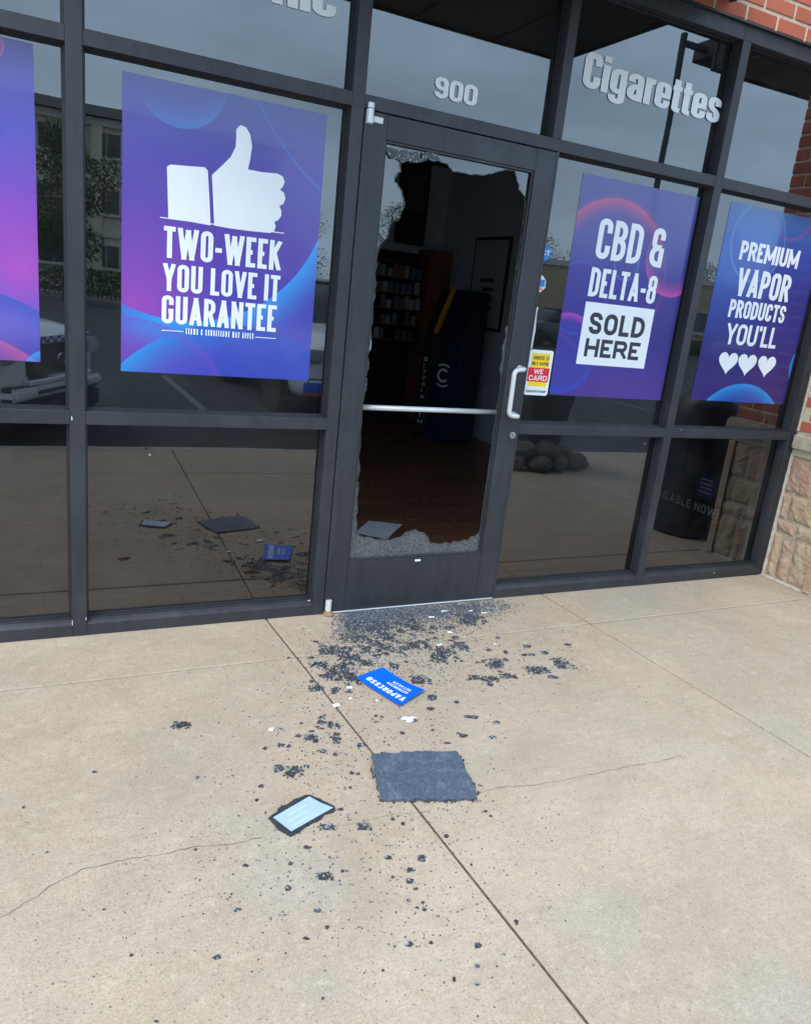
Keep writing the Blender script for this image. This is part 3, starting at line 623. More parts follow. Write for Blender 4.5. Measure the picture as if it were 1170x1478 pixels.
# -- thumbs-up poster
o1 = (-.911, .0495, 1.100)
pm = poster_mat('poster_thumb', o1, [(0, (62, 76, 180)), (.30, (84, 72, 180)), (.52, (104, 76, 180)), (.78, (92, 82, 175)), (1, (84, 92, 158))], [
    ('blob', (195, 440), .42, 0, (178, 84, 190), .75), ('blob', (430, 330), .35, 0, (78, 70, 160), .5),
    ('in', (262, 112), (262, 184), .15, (76, 158, 226), (.95, .25, -1, -.98, -.74)),
    ('out', (268, 235), (400, 424), .24, (70, 90, 196), (.95, 0, -1, -.75, -.60)), ('out', (268, 235), (400, 424), .15, (60, 160, 240), (1., .7, -1, -.35, -.12)),
    ('in', (330, 680), (210, 500), .30, (60, 84, 190), .9), ('in', (330, 680), (210, 500), .16, (60, 150, 225), (1., -1, 0, -.42, -.05)),
    ('in', (180, 620), (180, 457), .05, (120, 80, 190), .5), ('out', (640, 20), (432, 240), .012, (70, 130, 225), (.8, 1, .3, .6, 1.05))])
p1 = poster(-.911, -.137, 1.100, 2.162, pm, 'purple poster with a white thumbs-up and a two-week guarantee')
thumb = [(309, 318), (306, 252), (321, 238), (333, 226), (340, 212), (341, 199), (341, 186), (347, 180), (355, 183), (361, 193), (364, 210), (361, 230), (358, 244), (378, 248), (400, 250), (408, 254), (411, 262), (408, 270), (404, 273), (410, 278), (412, 286), (409, 294), (403, 297), (406, 303), (406, 311), (402, 317), (396, 320), (398, 326), (396, 333), (390, 336), (360, 333), (330, 329), (309, 325)]
cuff = [(241, 240), (246, 237), (270, 239), (296, 241), (300, 246), (302, 280), (304, 325), (270, 319), (243, 315)]
for pl in (thumb, cuff):
    P = [po(a, b, p1) for a, b in pl]; mb = MB().add([(a, -.0014, b) for a, b in P], [tuple(range(len(P)))]); pchild(mb, 'thumb_icon', M['vinyl'], p1)
rl = [po(231, 314, p1), po(410, 337, p1)]
pchild(MB().add([(rl[0][0], -.0016, rl[0][1]), (rl[1][0], -.0016, rl[1][1]), (rl[1][0], -.0016, rl[1][1] + .0035), (rl[0][0], -.0016, rl[0][1] + .0035)], [(0, 1, 2, 3)]), 'rule', M['vinyl'], p1)
plines(p1, M['vinyl'], [('TWO-WEEK', (236, 371), (407, 348), .165, .075), ('YOU LOVE IT', (235, 419), (405, 398), .165, .075), ('GUARANTEE', (233, 466), (400, 441), .165, .075), ('TERMS & CONDITIONS MAY APPLY', (268, 482), (366, 481), .17, .22)])
for a, b in (((233, 477), (265, 479)), ((368, 487), (398, 489))):
    A, B = po(*a, p1), po(*b, p1); pchild(MB().add([(A[0], -.0014, A[1]), (B[0], -.0014, B[1]), (B[0], -.0014, B[1] + .003), (A[0], -.0014, A[1] + .003)], [(0, 1, 2, 3)]), 'rule', M['vinyl'], p1)
# -- poster cut by the picture's edge
o0 = (-1.972, .0495, 1.118)
pm = poster_mat('poster_gradient', o0, [(0, (96, 70, 160)), (.2, (80, 88, 190)), (.32, (130, 84, 190)), (.5, (140, 84, 195)), (.75, (96, 92, 190)), (1, (84, 80, 150))], [
    ('blob', (30, 390), .30, 0, (190, 88, 196), .8), ('in', (-60, 640), (20, 432), .26, (74, 92, 190), .95), ('in', (-60, 640), (0, 492), .12, (190, 88, 150), .8), ('in', (75, 545), (48, 512), .06, (60, 150, 225), .95), ('in', (-20, 60), (5, 66), .03, (210, 90, 150), .5)])
p0 = poster(-1.972, -1.196, 1.118, 2.185, pm, 'purple and pink poster without any lettering in view')
# -- third poster
o2 = (1.158, .0495, 1.092)
pm = poster_mat('poster_sold', o2, [(0, (90, 66, 150)), (.25, (76, 66, 152)), (.55, (70, 66, 158)), (.8, (76, 74, 156)), (1, (84, 84, 160))], [
    ('blob', (960, 480), .4, 0, (66, 58, 130), .7), ('in', (878, 400), (862, 290), .09, (196, 84, 140), (1., -.2, 1, .55, .85)), ('out', (878, 400), (862, 290), .03, (170, 78, 140), .35),
    ('in', (975, 372), (977, 427), .09, (210, 84, 170), (1, .2, -1, -.75, -.45)), ('disc', (815, 510), (815, 452), 0, (72, 76, 178), .55), ('in', (815, 510), (815, 452), .05, (190, 84, 190), (1., 0, 1, .20, .34)), ('in', (815, 510), (815, 452), .06, (60, 90, 200), (.9, 0, -1, -.22, -.05)),
    ('in', (905, 382), (905, 405), .012, (80, 140, 215), .6), ('out', (835, 430), (850, 380), .012, (70, 110, 210), .5)])
p2 = poster(1.158, 1.920, 1.092, 2.150, pm, 'purple poster with a white box that says sold here')
plines(p2, M['vinyl'], [('CBD &', (858, 372), (964, 331), .165, .075), ('DELTA-8', (848, 427), (951, 399), .165, .075)])
wb = [po(*q, p2) for q in ((830, 524), (930, 533), (944, 447), (844, 434))]
bxm = MB().box(wb[0][0] + .006, (wb[1][0] + wb[2][0]) / 2, -.0014, -.0009, (wb[0][1] + wb[1][1]) / 2, (wb[2][1] + wb[3][1]) / 2); sb = pchild(bxm, 'white_panel', M['vinyl'], p2)
for txt, lb, rt in (('SOLD', (848, 481), (933, 459)), ('HERE', (842, 514), (925, 495))):
    a, b = po(*lb, p2), po(*rt, p2); mb = MB(); text_in(mb, txt, a[0], b[0], a[1], b[1], .235, .14, -.0017); mb.build('lettering', M['ink'], p2)
# -- fourth poster
o3 = (2.146, .0495, 1.105)
pm = poster_mat('poster_premium', o3, [(0, (62, 50, 120)), (.2, (56, 48, 120)), (.5, (46, 60, 150)), (.8, (40, 78, 170)), (1, (62, 110, 170))], [
    ('blob', (1045, 380), .45, 0, (36, 92, 190), .75), ('blob', (1150, 440), .3, 0, (44, 44, 120), .6), ('in', (1095, 350), (1060, 330), .02, (110, 170, 215), .5), ('out', (1150, 300), (1150, 343), .03, (150, 80, 150), .6), ('disc', (1100, 320), (1130, 330), 0, (62, 120, 190), .35),
    ('disc', (1052, 660), (1052, 558), 0, (48, 84, 170), .9), ('in', (1052, 660), (1052, 558), .10, (50, 150, 225), .95), ('disc', (1165, 530), (1140, 530), 0, (40, 90, 180), .9), ('in', (1165, 530), (1140, 530), .05, (56, 150, 225), .9)])
p3 = poster(2.146, 2.922, 1.105, 2.164, pm, 'blue poster with three white hearts under its lettering')
plines(p3, M['vinyl'], [('PREMIUM', (1066, 374), (1156, 362), .215, .075), ('VAPOR', (1060, 426), (1145, 398), .19, .075), ('PRODUCTS', (1050, 457), (1136, 442), .20, .075), ("YOU'LL", (1045, 496), (1125, 474), .185, .075)])
for cx, cy in ((1050.5, 523), (1078, 525.5), (1106, 528)):
    c0 = po(cx, cy, p3); vs = []
    for k in range(28):
        t = 2 * math.pi * k / 28; vs.append((c0[0] + .0056 * 13.6 * math.sin(t) ** 3, -.0014, c0[1] + .0044 * (13 * math.cos(t) - 5 * math.cos(2 * t) - 2 * math.cos(3 * t) - math.cos(4 * t)) + .004))
    pchild(MB().add(vs, [tuple(range(28))]), 'heart', M['vinyl'], p3)

# ------------------------------------------------------------------ vinyl lettering on the glass
def lettering(txt, x0, x1, base, xh, cap, t, label, mat=M['vinyl'], y=GY - .004):
    e = tag(empty('window_lettering', ((x0 + x1) / 2, y, base)), label, 'lettering')
    g = xh * .07; lo, hi = .02 * cap, 3 * cap
    def wd(w): return sum((GL[c][0] * (w * (1.08 if c.isupper() or c.isdigit() else 1)) if GL[c][0] > 0 else t) for c in txt) + g * (len(txt) - 1)
    for _ in range(40):
        w = (lo + hi) / 2
        if wd(w) > x1 - x0: hi = w
        else: lo = w
    x = x0 - (x0 + x1) / 2
    for c in txt:
        mb = MB(); up = c.isupper() or c.isdigit()
        x += glyph(mb, c, x, 0, cap if up else xh, w * (1.08 if up else 1), t, 0, low=not up, ky=1.55 if up else 2.0) + g
        mb.v = [(v[0], v[1], min(max(v[2], -xh), cap * 1.03)) for v in mb.v]
        o = mb.build('letter', mat, e)
    return e
lettering('Cigarettes', 1.070, 1.940, 2.504, .112, .148, .041, 'white vinyl word Cigarettes on the transom glass')
lettering('Electronic', -1.000, -.132, 2.500, .112, .148, .041, 'white vinyl word Electronic on the transom glass')
lettering('900', .326, .534, 2.317, .078, .080, .0235, 'white number 900 on the glass above the door')

# ------------------------------------------------------------------ stickers
M['yellow'] = plain('yellow_print', srgb(250, 214, 20), .5, var=.04); M['red'] = plain('red_print', srgb(222, 30, 40), .5, var=.05); M['blue'] = plain('blue_print', srgb(40, 130, 205), .5, var=.06)
M['blue_card'] = plain('bright_blue_card', srgb(0, 98, 228), .45, var=.05); M['pale_card'] = plain('pale_blue_card', srgb(168, 190, 210), .55, var=.06, scale=14)
sx0, sx1, sz0, sz1 = 1.001, 1.146, 1.086, 1.312
def rrect(x0, x1, z0, z1, r):
    P = []
    for cx, cz, a in ((x1 - r, z1 - r, 0), (x0 + r, z1 - r, 90), (x0 + r, z0 + r, 180), (x1 - r, z0 + r, 270)):
        for k in range(5): P.append((cx + r * math.cos(rad(a + k * 22.5)), cz + r * math.sin(rad(a + k * 22.5))))
    return P
w_, h_ = sx1 - sx0, sz1 - sz0
st = MB().prism(rrect(0, w_, 0, h_, .012), -.0005, .0005, 'y').build('age_sticker', M['vinyl'], loc=(sx0, GY - .003, sz0)); tag(st, 'yellow and red age-check sticker beside the door handle', 'sticker')
MB().box(.018, w_ - .018, -.0009, -.0006, .045, h_ - .016).build('yellow_panel', M['yellow'], st); MB().box(.006, w_ - .010, -.0013, -.0010, .068, .138).build('red_panel', M['red'], st)
for txt, a, b, c, d, m_ in (('Under 21', .028, .122, .178, .196, 'ink'), ('No E-Vapor', .024, .124, .150, .167, 'ink'), ('We', .042, .098, .108, .132, 'vinyl'), ('Card', .016, .126, .074, .100, 'vinyl'), ('PLEASE HAVE ID READY', .010, .134, .014, .026, 'ink')):
    mb = MB(); text_in(mb, txt.upper() if m_ != 'vinyl' else txt.upper(), a, b, c, d, .2, .14, -.0016); mb.build('lettering', M[m_], st)
def disc(cx, cz, r, n, rot=0): return [(cx + r * math.cos(2 * math.pi * k / n + rot), cz + r * math.sin(2 * math.pi * k / n + rot)) for k in range(n)]
s2 = MB().prism(disc(0, 0, .036, 28), -.0005, .0005, 'y').build('round_sticker', M['blue'], loc=(1.004, GY - .003, 1.768)); tag(s2, 'round blue sticker on the glass beside the door jamb', 'sticker')
mb = MB(); text_in(mb, 'ECT', -.028, .028, -.010, .012, .22, .14, -.0009); mb.build('lettering', M['vinyl'], s2)
s3 = MB().prism(disc(0, 0, .042, 8, math.pi / 8), -.0005, .0005, 'y').build('octagon_sticker', M['vinyl'], loc=(.996, GY - .003, 1.625)); tag(s3, 'small octagonal white, blue and pink sticker beside the door jamb', 'sticker')
MB().box(-.034, .034, -.0010, -.0006, -.012, .020).build('blue_band', M['blue'], s3); M['pink'] = plain('pink_print', srgb(225, 160, 160), .5); MB().box(-.026, .026, -.0010, -.0006, -.032, -.014).build('pink_band', M['pink'], s3)
tag(MB().add([(1.0, 0, 0), (1.012, 0, .0), (1.016, 0, .09), (1.010, 0, .17), (1.014, 0, .20), (1.001, 0, .20)], [(0, 1, 2, 3, 4, 5)]).build('tape_remnant', M['vinyl_grey'], loc=(0, GY - .003, 1.315)), 'torn strip of pale tape on the glass above the age-check sticker', 'tape')

# ================================================================== THINGS ON THE PAVEMENT
def shard_mesh(seed, n=9, thick=.006):
    r = random.Random(seed); P = []
    for k in range(n):
        a = 2 * math.pi * (k + r.uniform(-.3, .3)) / n; q = r.uniform(.5, 1.3); P.append((q * math.cos(a), q * math.sin(a)))
    mb = MB(); vs = [(x, y, 0) for x, y in P] + [(x * .88, y * .88, 1 + r.uniform(-.35, .2)) for x, y in P] + [(0, 0, 1.05)]
    fs = [(k, (k + 1) % n, n + (k + 1) % n, n + k) for k in range(n)] + [(n + k, n + (k + 1) % n, 2 * n) for k in range(n)]
    return mb.add(vs, fs).mesh('glass_fragment', M['shard'])
def clump_mesh(seed, n=120):
    r = random.Random(seed); mb = MB(); lob = [(r.uniform(-.5, .5), r.uniform(-.5, .5), r.uniform(.35, .6)) for _ in range(4)]
    ol = []
    for k in range(26):
        a = 2 * math.pi * k / 26; d = max([.25] + [q * .95 + x * math.cos(a) + y * math.sin(a) for x, y, q in lob]) * r.uniform(.42, .95); ol.append((d * math.cos(a), d * math.sin(a)))
    mb.prism(ol, 0, .30, 'z'); c = 0
    while c < n:
        x, y = r.uniform(-1.15, 1.15), r.uniform(-1.1, 1.1)
        if not any((x - a) ** 2 + (y - b) ** 2 < q * q for a, b, q in lob) and r.random() > .16: continue
        s = r.uniform(.06, .24); a = r.random() * 6; hgt = r.uniform(.35, .9); m = r.choice((3, 4, 5))
        P = [(x + s * math.cos(a + 2 * math.pi * k / m) * r.uniform(.7, 1.2), y + s * math.sin(a + 2 * math.pi * k / m) * r.uniform(.7, 1.2)) for k in range(m)]
        mb.add([(u, v, 0) for u, v in P] + [(x + (u - x) * .8, y + (v - y) * .8, hgt + r.uniform(-.1, .1)) for u, v in P], [(k, (k + 1) % m, m + (k + 1) % m, m + k) for k in range(m)] + [tuple(range(m, 2 * m))]); c += 1
    return mb.mesh('glass_clump', M['shard'])
SH = [shard_mesh(i, 5 + i % 3) for i in range(9)]; CL = [clump_mesh(50 + i, 120) for i in range(6)]
FR = [('A', (110, 230, 45, 20), (190, 262, 40, 18), (175, 330, 35, 45), (115, 330, 30, 25), (55, 293, 35, 10), (260, 285, 30, 15), (340, 215, 30, 15), (270, 220, 20, 10), (455, 212, 25, 15), (580, 250, 50, 32), (650, 215, 35, 18), (375, 300, 22, 22), (485, 355, 35, 18), (800, 288, 35, 18), (855, 340, 32, 10), (785, 355, 28, 12), (960, 318, 28, 14), (1005, 315, 25, 16), (1085, 285, 35, 22), (1045, 345, 22, 12), (780, 377, 15, 10), (690, 355, 12, 6), (65, 390, 22, 15), (120, 410, 14, 10), (715, 515, 18, 7), (790, 600, 18, 10), (635, 450, 14, 7), (105, 550, 14, 14), (135, 550, 10, 14), (130, 607, 20, 10), (45, 615, 15, 14), (55, 555, 14, 5), (235, 635, 22, 9), (535, 430, 24, 12), (850, 240, 15, 12), (300, 130, 60, 30), (215, 120, 45, 30), (210, 180, 50, 18), (420, 100, 40, 20), (700, 100, 50, 22), (330, 175, 40, 16)),
      ('B', (420, 85, 16, 16), (455, 88, 12, 14), (355, 157, 15, 12), (447, 145, 20, 10), (385, 200, 22, 11), (443, 215, 12, 12), (200, 175, 18, 13), (235, 178, 12, 12), (132, 187, 13, 11), (190, 282, 26, 20), (258, 292, 36, 24), (320, 268, 22, 12), (110, 355, 14, 10), (92, 418, 11, 8), (555, 174, 22, 8), (515, 298, 12, 9), (543, 302, 10, 8), (510, 362, 10, 8), (412, 540, 34, 15), (570, 535, 28, 16), (700, 503, 14, 9), (740, 522, 10, 9), (783, 505, 8, 7), (1140, 138, 18, 9), (740, 120, 12, 9), (1110, 468, 9, 6), (1135, 487, 11, 7), (935, 580, 11, 8), (1058, 48, 16, 5), (660, 157, 8, 7), (620, 42, 8, 6), (648, 48, 8, 7), (1085, 352, 9, 6), (320, 630, 16, 10), (465, 460, 16, 9), (680, 670, 18, 8), (825, 672, 22, 8)),
      ('C', (428, 167, 27, 14), (297, 211, 18, 18), (398, 292, 15, 9), (436, 355, 10, 9), (360, 396, 12, 9), (103, 292, 17, 9), (34, 465, 16, 13), (787, 105, 20, 13), (743, 147, 18, 9), (740, 185, 16, 10), (764, 213, 13, 8), (735, 255, 9, 7), (787, 265, 8, 7), (767, 283, 7, 6), (793, 290, 9, 9), (739, 417, 16, 15), (820, 412, 10, 8), (990, 424, 16, 12), (988, 496, 12, 9), (991, 563, 18, 10), (901, 544, 7, 12), (1130, 335, 10, 13), (138, 128, 11, 9), (302, 122, 9, 8), (663, 100, 15, 9), (360, 60, 10, 8), (493, 150, 8, 5), (875, 20, 9, 6), (967, 125, 6, 6), (640, 513, 6, 5), (420, 617, 7, 6), (1082, 456, 7, 5), (677, 172, 7, 5)),
      ('D', (808, 148, 36, 15), (967, 1185, 17, 14), (585, 1175, 10, 7), (880, 382, 8, 7), (1015, 380, 9, 6), (208, 715, 8, 6), (870, 702, 10, 6), (695, 1470, 12, 7), (420, 356, 12, 5), (105, 514, 6, 7), (465, 970, 6, 6))]
ORG = {'A': (440, 860, 2.925), 'B': (340, 1020, 3.079), 'C': (300, 1200, 2.543), 'D': (0, 1000, 3.09)}
EXTRA = [(846, 1254, 7, 4), (610, 840 + 60, 0, 0)]
FX = []
for n_, cx, cy, sx_, sy_ in ((34, 545, 935, 45, 18), (26, 505, 965, 40, 22), (22, 640, 925, 50, 16), (14, 760, 945, 40, 18), (12, 470, 1065, 35, 30), (14, 600, 1050, 60, 40)):
    while n_:
        px, py = rng.normal(cx, sx_), rng.normal(cy, sy_)
        if 505 < px < 618 and 962 < py < 1028 or 530 < px < 692 and py > 1080 or py < 900: continue
        k = rng.uniform(2.2, 6.5); FX.append((px, py, k * rng.uniform(.9, 1.6), k * rng.uniform(.4, .7))); n_ -= 1
FR.append(('E',) + tuple(FX)); ORG['E'] = (0, 0, 1.0)
nf = 0
for row in FR:
    ox, oy, sc = ORG[row[0]]
    for (cx, cy, rx, ry) in row[1:]:
        px, py = ox + cx / sc, oy + cy / sc; c = G(px, py); ex = G(px + rx / sc, py) - c; ey = G(px, py + ry / sc) - c
        big = max(rx, ry) / sc > 8.5
        me = CL[nf % len(CL)] if big else SH[nf % len(SH)]
        o = link('glass_clump' if big else 'glass_fragment', me); nf += 1
        a = math.atan2(ex.y, ex.x); o.rotation_euler = (0, 0, a + random.uniform(-.15, .15))
        o.location = (c.x, c.y, .0008); o.scale = (max(ex.length, .004), max(ey.length, .004), random.uniform(.0030, .0048) if big else random.uniform(.0022, .0042))
        if row[0] == 'D': where = 'on the open concrete away from the long joint'
        else:
            LM = [((600, 885), 'in front of the door threshold'), ((800, 950), 'on bare concrete beyond the spill'), ((560, 990), 'beside the bright blue card'), ((615, 1125), 'near the large glass sheet'), ((435, 1185), 'near the pale blue card'), ((470, 1060), 'between the blue card and the pale card'), ((455, 970), 'along the joint before the bright blue card'), ((600, 1260), 'beyond the large glass sheet towards the curb'), ((420, 1290), 'beyond the pale card towards the curb'), ((680, 1400), 'beside the long pavement joint')]
            where = min(LM, key=lambda q: (G(*q[0]) - c).length)[1]
        if big: tag(o, 'dark clump of shattered tinted glass ' + where, 'glass clump', 'clumps of shattered glass on the pavement')
        else: tag(o, 'small dark chip of broken glass ' + where, 'glass shard', 'small glass chips scattered on the pavement')
# crumbs too small and too many to count
cr = []
def spray(n, cx, cy, sx_, sy_, lim=None, s=(.0014, .0038)):
    for _ in range(n):
        px, py = rng.normal(cx, sx_), rng.normal(cy, sy_)
        if lim and not (lim[0] < px < lim[1] and lim[2] < py < lim[3]): continue
        g = G(px, py)
        if g.y > -.006: continue
        cr.append((g.x, g.y, rng.uniform(*s)))
for n_, cx, cy, sx_, sy_ in ((3000, 525, 892, 20, 8), (1800, 562, 886, 26, 7), (2200, 622, 881, 32, 7), (1300, 682, 877, 22, 7), (600, 642, 897, 30, 8), (500, 512, 910, 17, 6), (160, 722, 874, 12, 5), (380, 592, 906, 34, 7), (260, 548, 922, 40, 8)):
    spray(n_, cx, cy, sx_, sy_, (478, 760, 855, 960), (.0016, .0042))
spray(1300, 540, 948, 55, 28, (430, 720, 900, 1030)); spray(800, 620, 930, 60, 30, (470, 800, 880, 1040)); spray(220, 780, 950, 60, 35)
spray(260, 455, 980, 60, 45); spray(240, 470, 1075, 55, 45); spray(220, 600, 1050, 80, 60); spray(240, 560, 1180, 90, 70); spray(240, 430, 1230, 110, 80); spray(160, 640, 1300, 90, 80); spray(160, 200, 1250, 130, 110, s=(.0012, .0028)); spray(80, 800, 1120, 120, 80, s=(.0012, .0026))
n = len(cr); A = np.array(cr); V = np.zeros((n, 8, 3)); an = rng.uniform(0, 6.28, n); asp = rng.uniform(.55, 1.0, n); hh = A[:, 2] * rng.uniform(.5, 1.1, n)
for k in range(4):
    th_ = an + k * math.pi / 2 + rng.uniform(-.3, .3, n); rr = A[:, 2] * rng.uniform(.8, 1.2, n)
    dx, dy = np.cos(th_) * rr, np.sin(th_) * rr * asp
    V[:, k, 0] = A[:, 0] + dx; V[:, k, 1] = A[:, 1] + dy; V[:, k, 2] = .0006; V[:, k + 4, 0] = A[:, 0] + dx * .75; V[:, k + 4, 1] = A[:, 1] + dy * .75; V[:, k + 4, 2] = .0006 + hh * rng.uniform(.7, 1.2, n)
ff = np.array([(0, 1, 5, 4), (1, 2, 6, 5), (2, 3, 7, 6), (3, 0, 4, 7), (4, 5, 6, 7)])
me = bpy.data.meshes.new('glass_crumbs'); me.from_pydata(V.reshape(-1, 3).tolist(), [], (ff[None] + 8 * np.arange(n)[:, None, None]).reshape(-1, 4).tolist()); me.materials.append(M['crumb'])
tag(link('glass_crumbs', me), 'countless tiny crumbs of tinted glass strewn before the door', 'glass crumbs', kind='stuff')
# white bits torn off the frame lettering
for px, py, pts in ((590, 1040, [(-.030, .008), (-.012, .020), (.004, .010), (.014, .016), (.034, .006), (.016, .004), (.012, -.014), (-.006, -.022), (-.016, -.012), (.0, -.004)]), (485, 1020, [(-.013, -.009), (.013, -.007), (.013, .010), (-.011, .010)]), (640, 884, [(-.018, -.006), (.0, .004), (.02, -.004), (.008, .010), (-.010, .008)]), (622, 892, [(-.018, -.004), (.016, -.007), (.012, .004), (-.012, .006)]), (679, 883, [(-.012, -.004), (.012, -.003), (.010, .005), (-.010, .004)]), (698, 886, [(-.014, -.004), (.014, -.003), (.010, .005), (-.012, .004)]), (648, 914, [(-.014, -.005), (.014, -.006), (.012, .004), (-.004, .008)]), (634, 932, [(-.016, -.004), (.012, -.005), (.016, .003), (-.010, .005)]), (713, 931, [(-.006, -.006), (.007, -.004), (.004, .007)]), (504, 994, [(-.014, -.003), (.010, -.006), (.013, .005), (-.006, .006)]), (543, 1013, [(-.006, -.005), (.007, -.003), (.003, .006)]), (391, 1055, [(-.012, -.003), (.004, -.009), (.013, .004), (-.004, .008)]), (505, 1010, [(-.008, -.003), (.007, -.004), (.004, .006)])):
    c = G(px, py)
    big = len(pts) > 8
    o = MB().prism([(p[0], p[1]) for p in pts], 0, .004, 'z').build('white_scrap', M['vinyl'], loc=(c.x, c.y, .003)); o.rotation_euler = (random.uniform(-.05, .05), random.uniform(-.05, .05), random.uniform(-.2, .2))
    tag(o, 'curled white torn scrap lying below the bright blue card' if big else 'small white scrap among the broken glass on the pavement', 'scrap', None if big else 'white scraps among the glass')
# big granular sheet
def ragged(corners, step=.007, amp=.0022, z=0):
    P = []
    for a, b in zip(corners, corners[1:] + corners[:1]):
        n = max(2, int((b - a).length / step))
        for i in range(n): P.append(a.lerp(b, i / n) + Vector((random.uniform(-amp, amp) + .007 * MN.noise(a.lerp(b, i / n) * 34), random.uniform(-amp, amp) + .007 * MN.noise(a.lerp(b, i / n) * 34 + Vector((9, 3, 0))), 0)))
    return P
c4 = [G(*q) for q in ((536, 1092), (600, 1088), (658, 1088), (664, 1096), (668, 1110), (681, 1130), (688, 1156), (620, 1158), (549, 1158), (541, 1125))]
ctr = sum(c4, Vector()) / len(c4)
P = ragged(c4); o = MB().prism([(p.x - ctr.x, p.y - ctr.y) for p in P], 0, .006, 'z').build('glass_sheet', M['sheet'], loc=(ctr.x, ctr.y, .004)); tag(o, 'large ragged slate-grey sheet of crazed safety glass on the pavement', 'glass sheet')
mb = MB()
for _ in range(70):
    a = random.choice(list(zip(P, P[1:] + P[:1]))); t = random.random(); q = a[0].lerp(a[1], t) - ctr; s = random.uniform(.0012, .0042); q = q * random.uniform(.985, 1.05)
    an = random.random() * 6; mb.prism([(q.x + s * math.cos(an + k * 1.57), q.y + s * math.sin(an + k * 1.57)) for k in range(4)], -.0035, random.uniform(.002, .007), 'z')
tag(mb.build('sheet_edge_crumbs', M['shard'], o), kind='stuff')
# pale card on its dark backing
cc = [G(*q) for q in ((394, 1184), (446, 1153), (461, 1162), (480, 1170), (466, 1178), (420, 1205))]; ctr = sum(cc, Vector()) / len(cc)
bk = [G(*q) for q in ((388, 1183), (406, 1168), (424, 1157), (447, 1150), (464, 1158), (478, 1165), (484, 1172), (470, 1179), (452, 1189), (434, 1201), (418, 1209), (402, 1200))]
P = ragged(bk, .006, .0016)
o = MB().prism([(p.x - ctr.x, p.y - ctr.y) for p in P], 0, .006, 'z').build('glass_backing', M['backing'], loc=(ctr.x, ctr.y, .0015)); tag(o, 'dark crazed glass piece lying under the pale blue card', 'glass piece')
o = MB().prism([(p.x - ctr.x, p.y - ctr.y) for p in cc], 0, .0016, 'z').build('pale_card', M['pale_card'], loc=(ctr.x, ctr.y, .0085)); o.rotation_euler = (rad(-1.5), 0, 0); tag(o, 'pale blue card with faint print lying on dark glass', 'card')
u = (cc[1] - cc[0]).normalized(); vv = Vector((-u.y, u.x, 0)); M['faint'] = plain('faint_print', srgb(186, 206, 224), .55, var=.02)
for k, (s0, s1) in enumerate(((.25, .75), (.1, .62), (.12, .5))):
    L = (cc[1] - cc[0]).length; b0 = (cc[0] - ctr) + u * L * s0 - vv * (.028 + .022 * k); b1 = (cc[0] - ctr) + u * L * s1 - vv * (.028 + .022 * k)
    MB().add([(b0.x, b0.y, .0021), (b1.x, b1.y, .0021), (b1.x + vv.x * .007, b1.y + vv.y * .007, .0021), (b0.x + vv.x * .007, b0.y + vv.y * .007, .0021)], [(0, 1, 2, 3)]).build('print_line', M['faint'], o)
# bright blue card: bent slightly, print upside down
bc = [G(*q) for q in ((513, 981), (552, 968), (612, 1001), (577, 1022))]            # left, top, right, bottom
ctr = sum(bc, Vector()) / 4
def bil(s, t): return (bc[0] * (1 - s) + bc[3] * s) * (1 - t) + (bc[1] * (1 - s) + bc[2] * s) * t - ctr     # s along the long edge, t across
def bz(s, t): return .004 + .010 * (abs(s - .5) * 2) ** 2 * (.4 + .6 * t)
NS = 10; vs = []
for lay in (0, .0014):
    for j in range(5):
        for i in range(NS + 1): p = bil(i / NS, j / 4); vs.append((p.x, p.y, bz(i / NS, j / 4) + lay))
W = NS + 1; N0 = 5 * W; fs = []
for j in range(4):
    for i in range(NS): a = j * W + i; fs += [(a, a + W, a + W + 1, a + 1), (N0 + a, N0 + a + 1, N0 + a + W + 1, N0 + a + W)]
rim = [i for i in range(W)] + [j * W + NS for j in range(1, 5)] + [4 * W + i for i in range(NS - 1, -1, -1)] + [j * W for j in range(3, 0, -1)]
for a, b in zip(rim, rim[1:] + rim[:1]): fs.append((a, b, b + N0, a + N0))
o = MB().add(vs, fs).build('blue_card', M['blue_card'], loc=(ctr.x, ctr.y, .002)); tag(o, 'bright blue printed card lying upside down among broken glass', 'card')
for txt, s0, s1, t0, t1, tk in (('VAPORESSO', .95, .12, .36, .16, .2), ('AUTHORIZED', .86, .40, .60, .50, .18), ('RETAILER', .84, .44, .76, .66, .18)):
    mb = MB(); text_in(mb, txt, 0, 3.2 if tk == .2 else 1.5, 0, .55 if tk == .2 else .25, tk, .16); wx = max(v[0] for v in mb.v); wz = max(v[2] for v in mb.v)
    nv = []
    for v in mb.v:
        s = s0 + (s1 - s0) * v[0] / wx; t = t0 + (t1 - t0) * v[2] / wz; p = bil(s, t); nv.append((p.x, p.y, bz(s, t) + .0022 - v[1] * .2))
    mb.v = nv; mb.build('lettering', M['vinyl'], o)
# sheet of paper just inside the door
pp4 = [G(*q, .012) for q in ((512, 768), (532, 753), (580, 760), (558, 778))]; ctr = sum(pp4, Vector()) / 4
mb = MB(); 
for lay in (0, .0012): mb.add([(p.x - ctr.x, p.y - ctr.y, lay + k) for p, k in zip(pp4, (0, .012, .02, .004))], [(0, 1, 2, 3)])
tag(mb.build('paper_sheet', M['paper'], loc=(ctr.x, ctr.y, .006)), 'white paper sheet lying on the shop floor inside the door', 'paper')

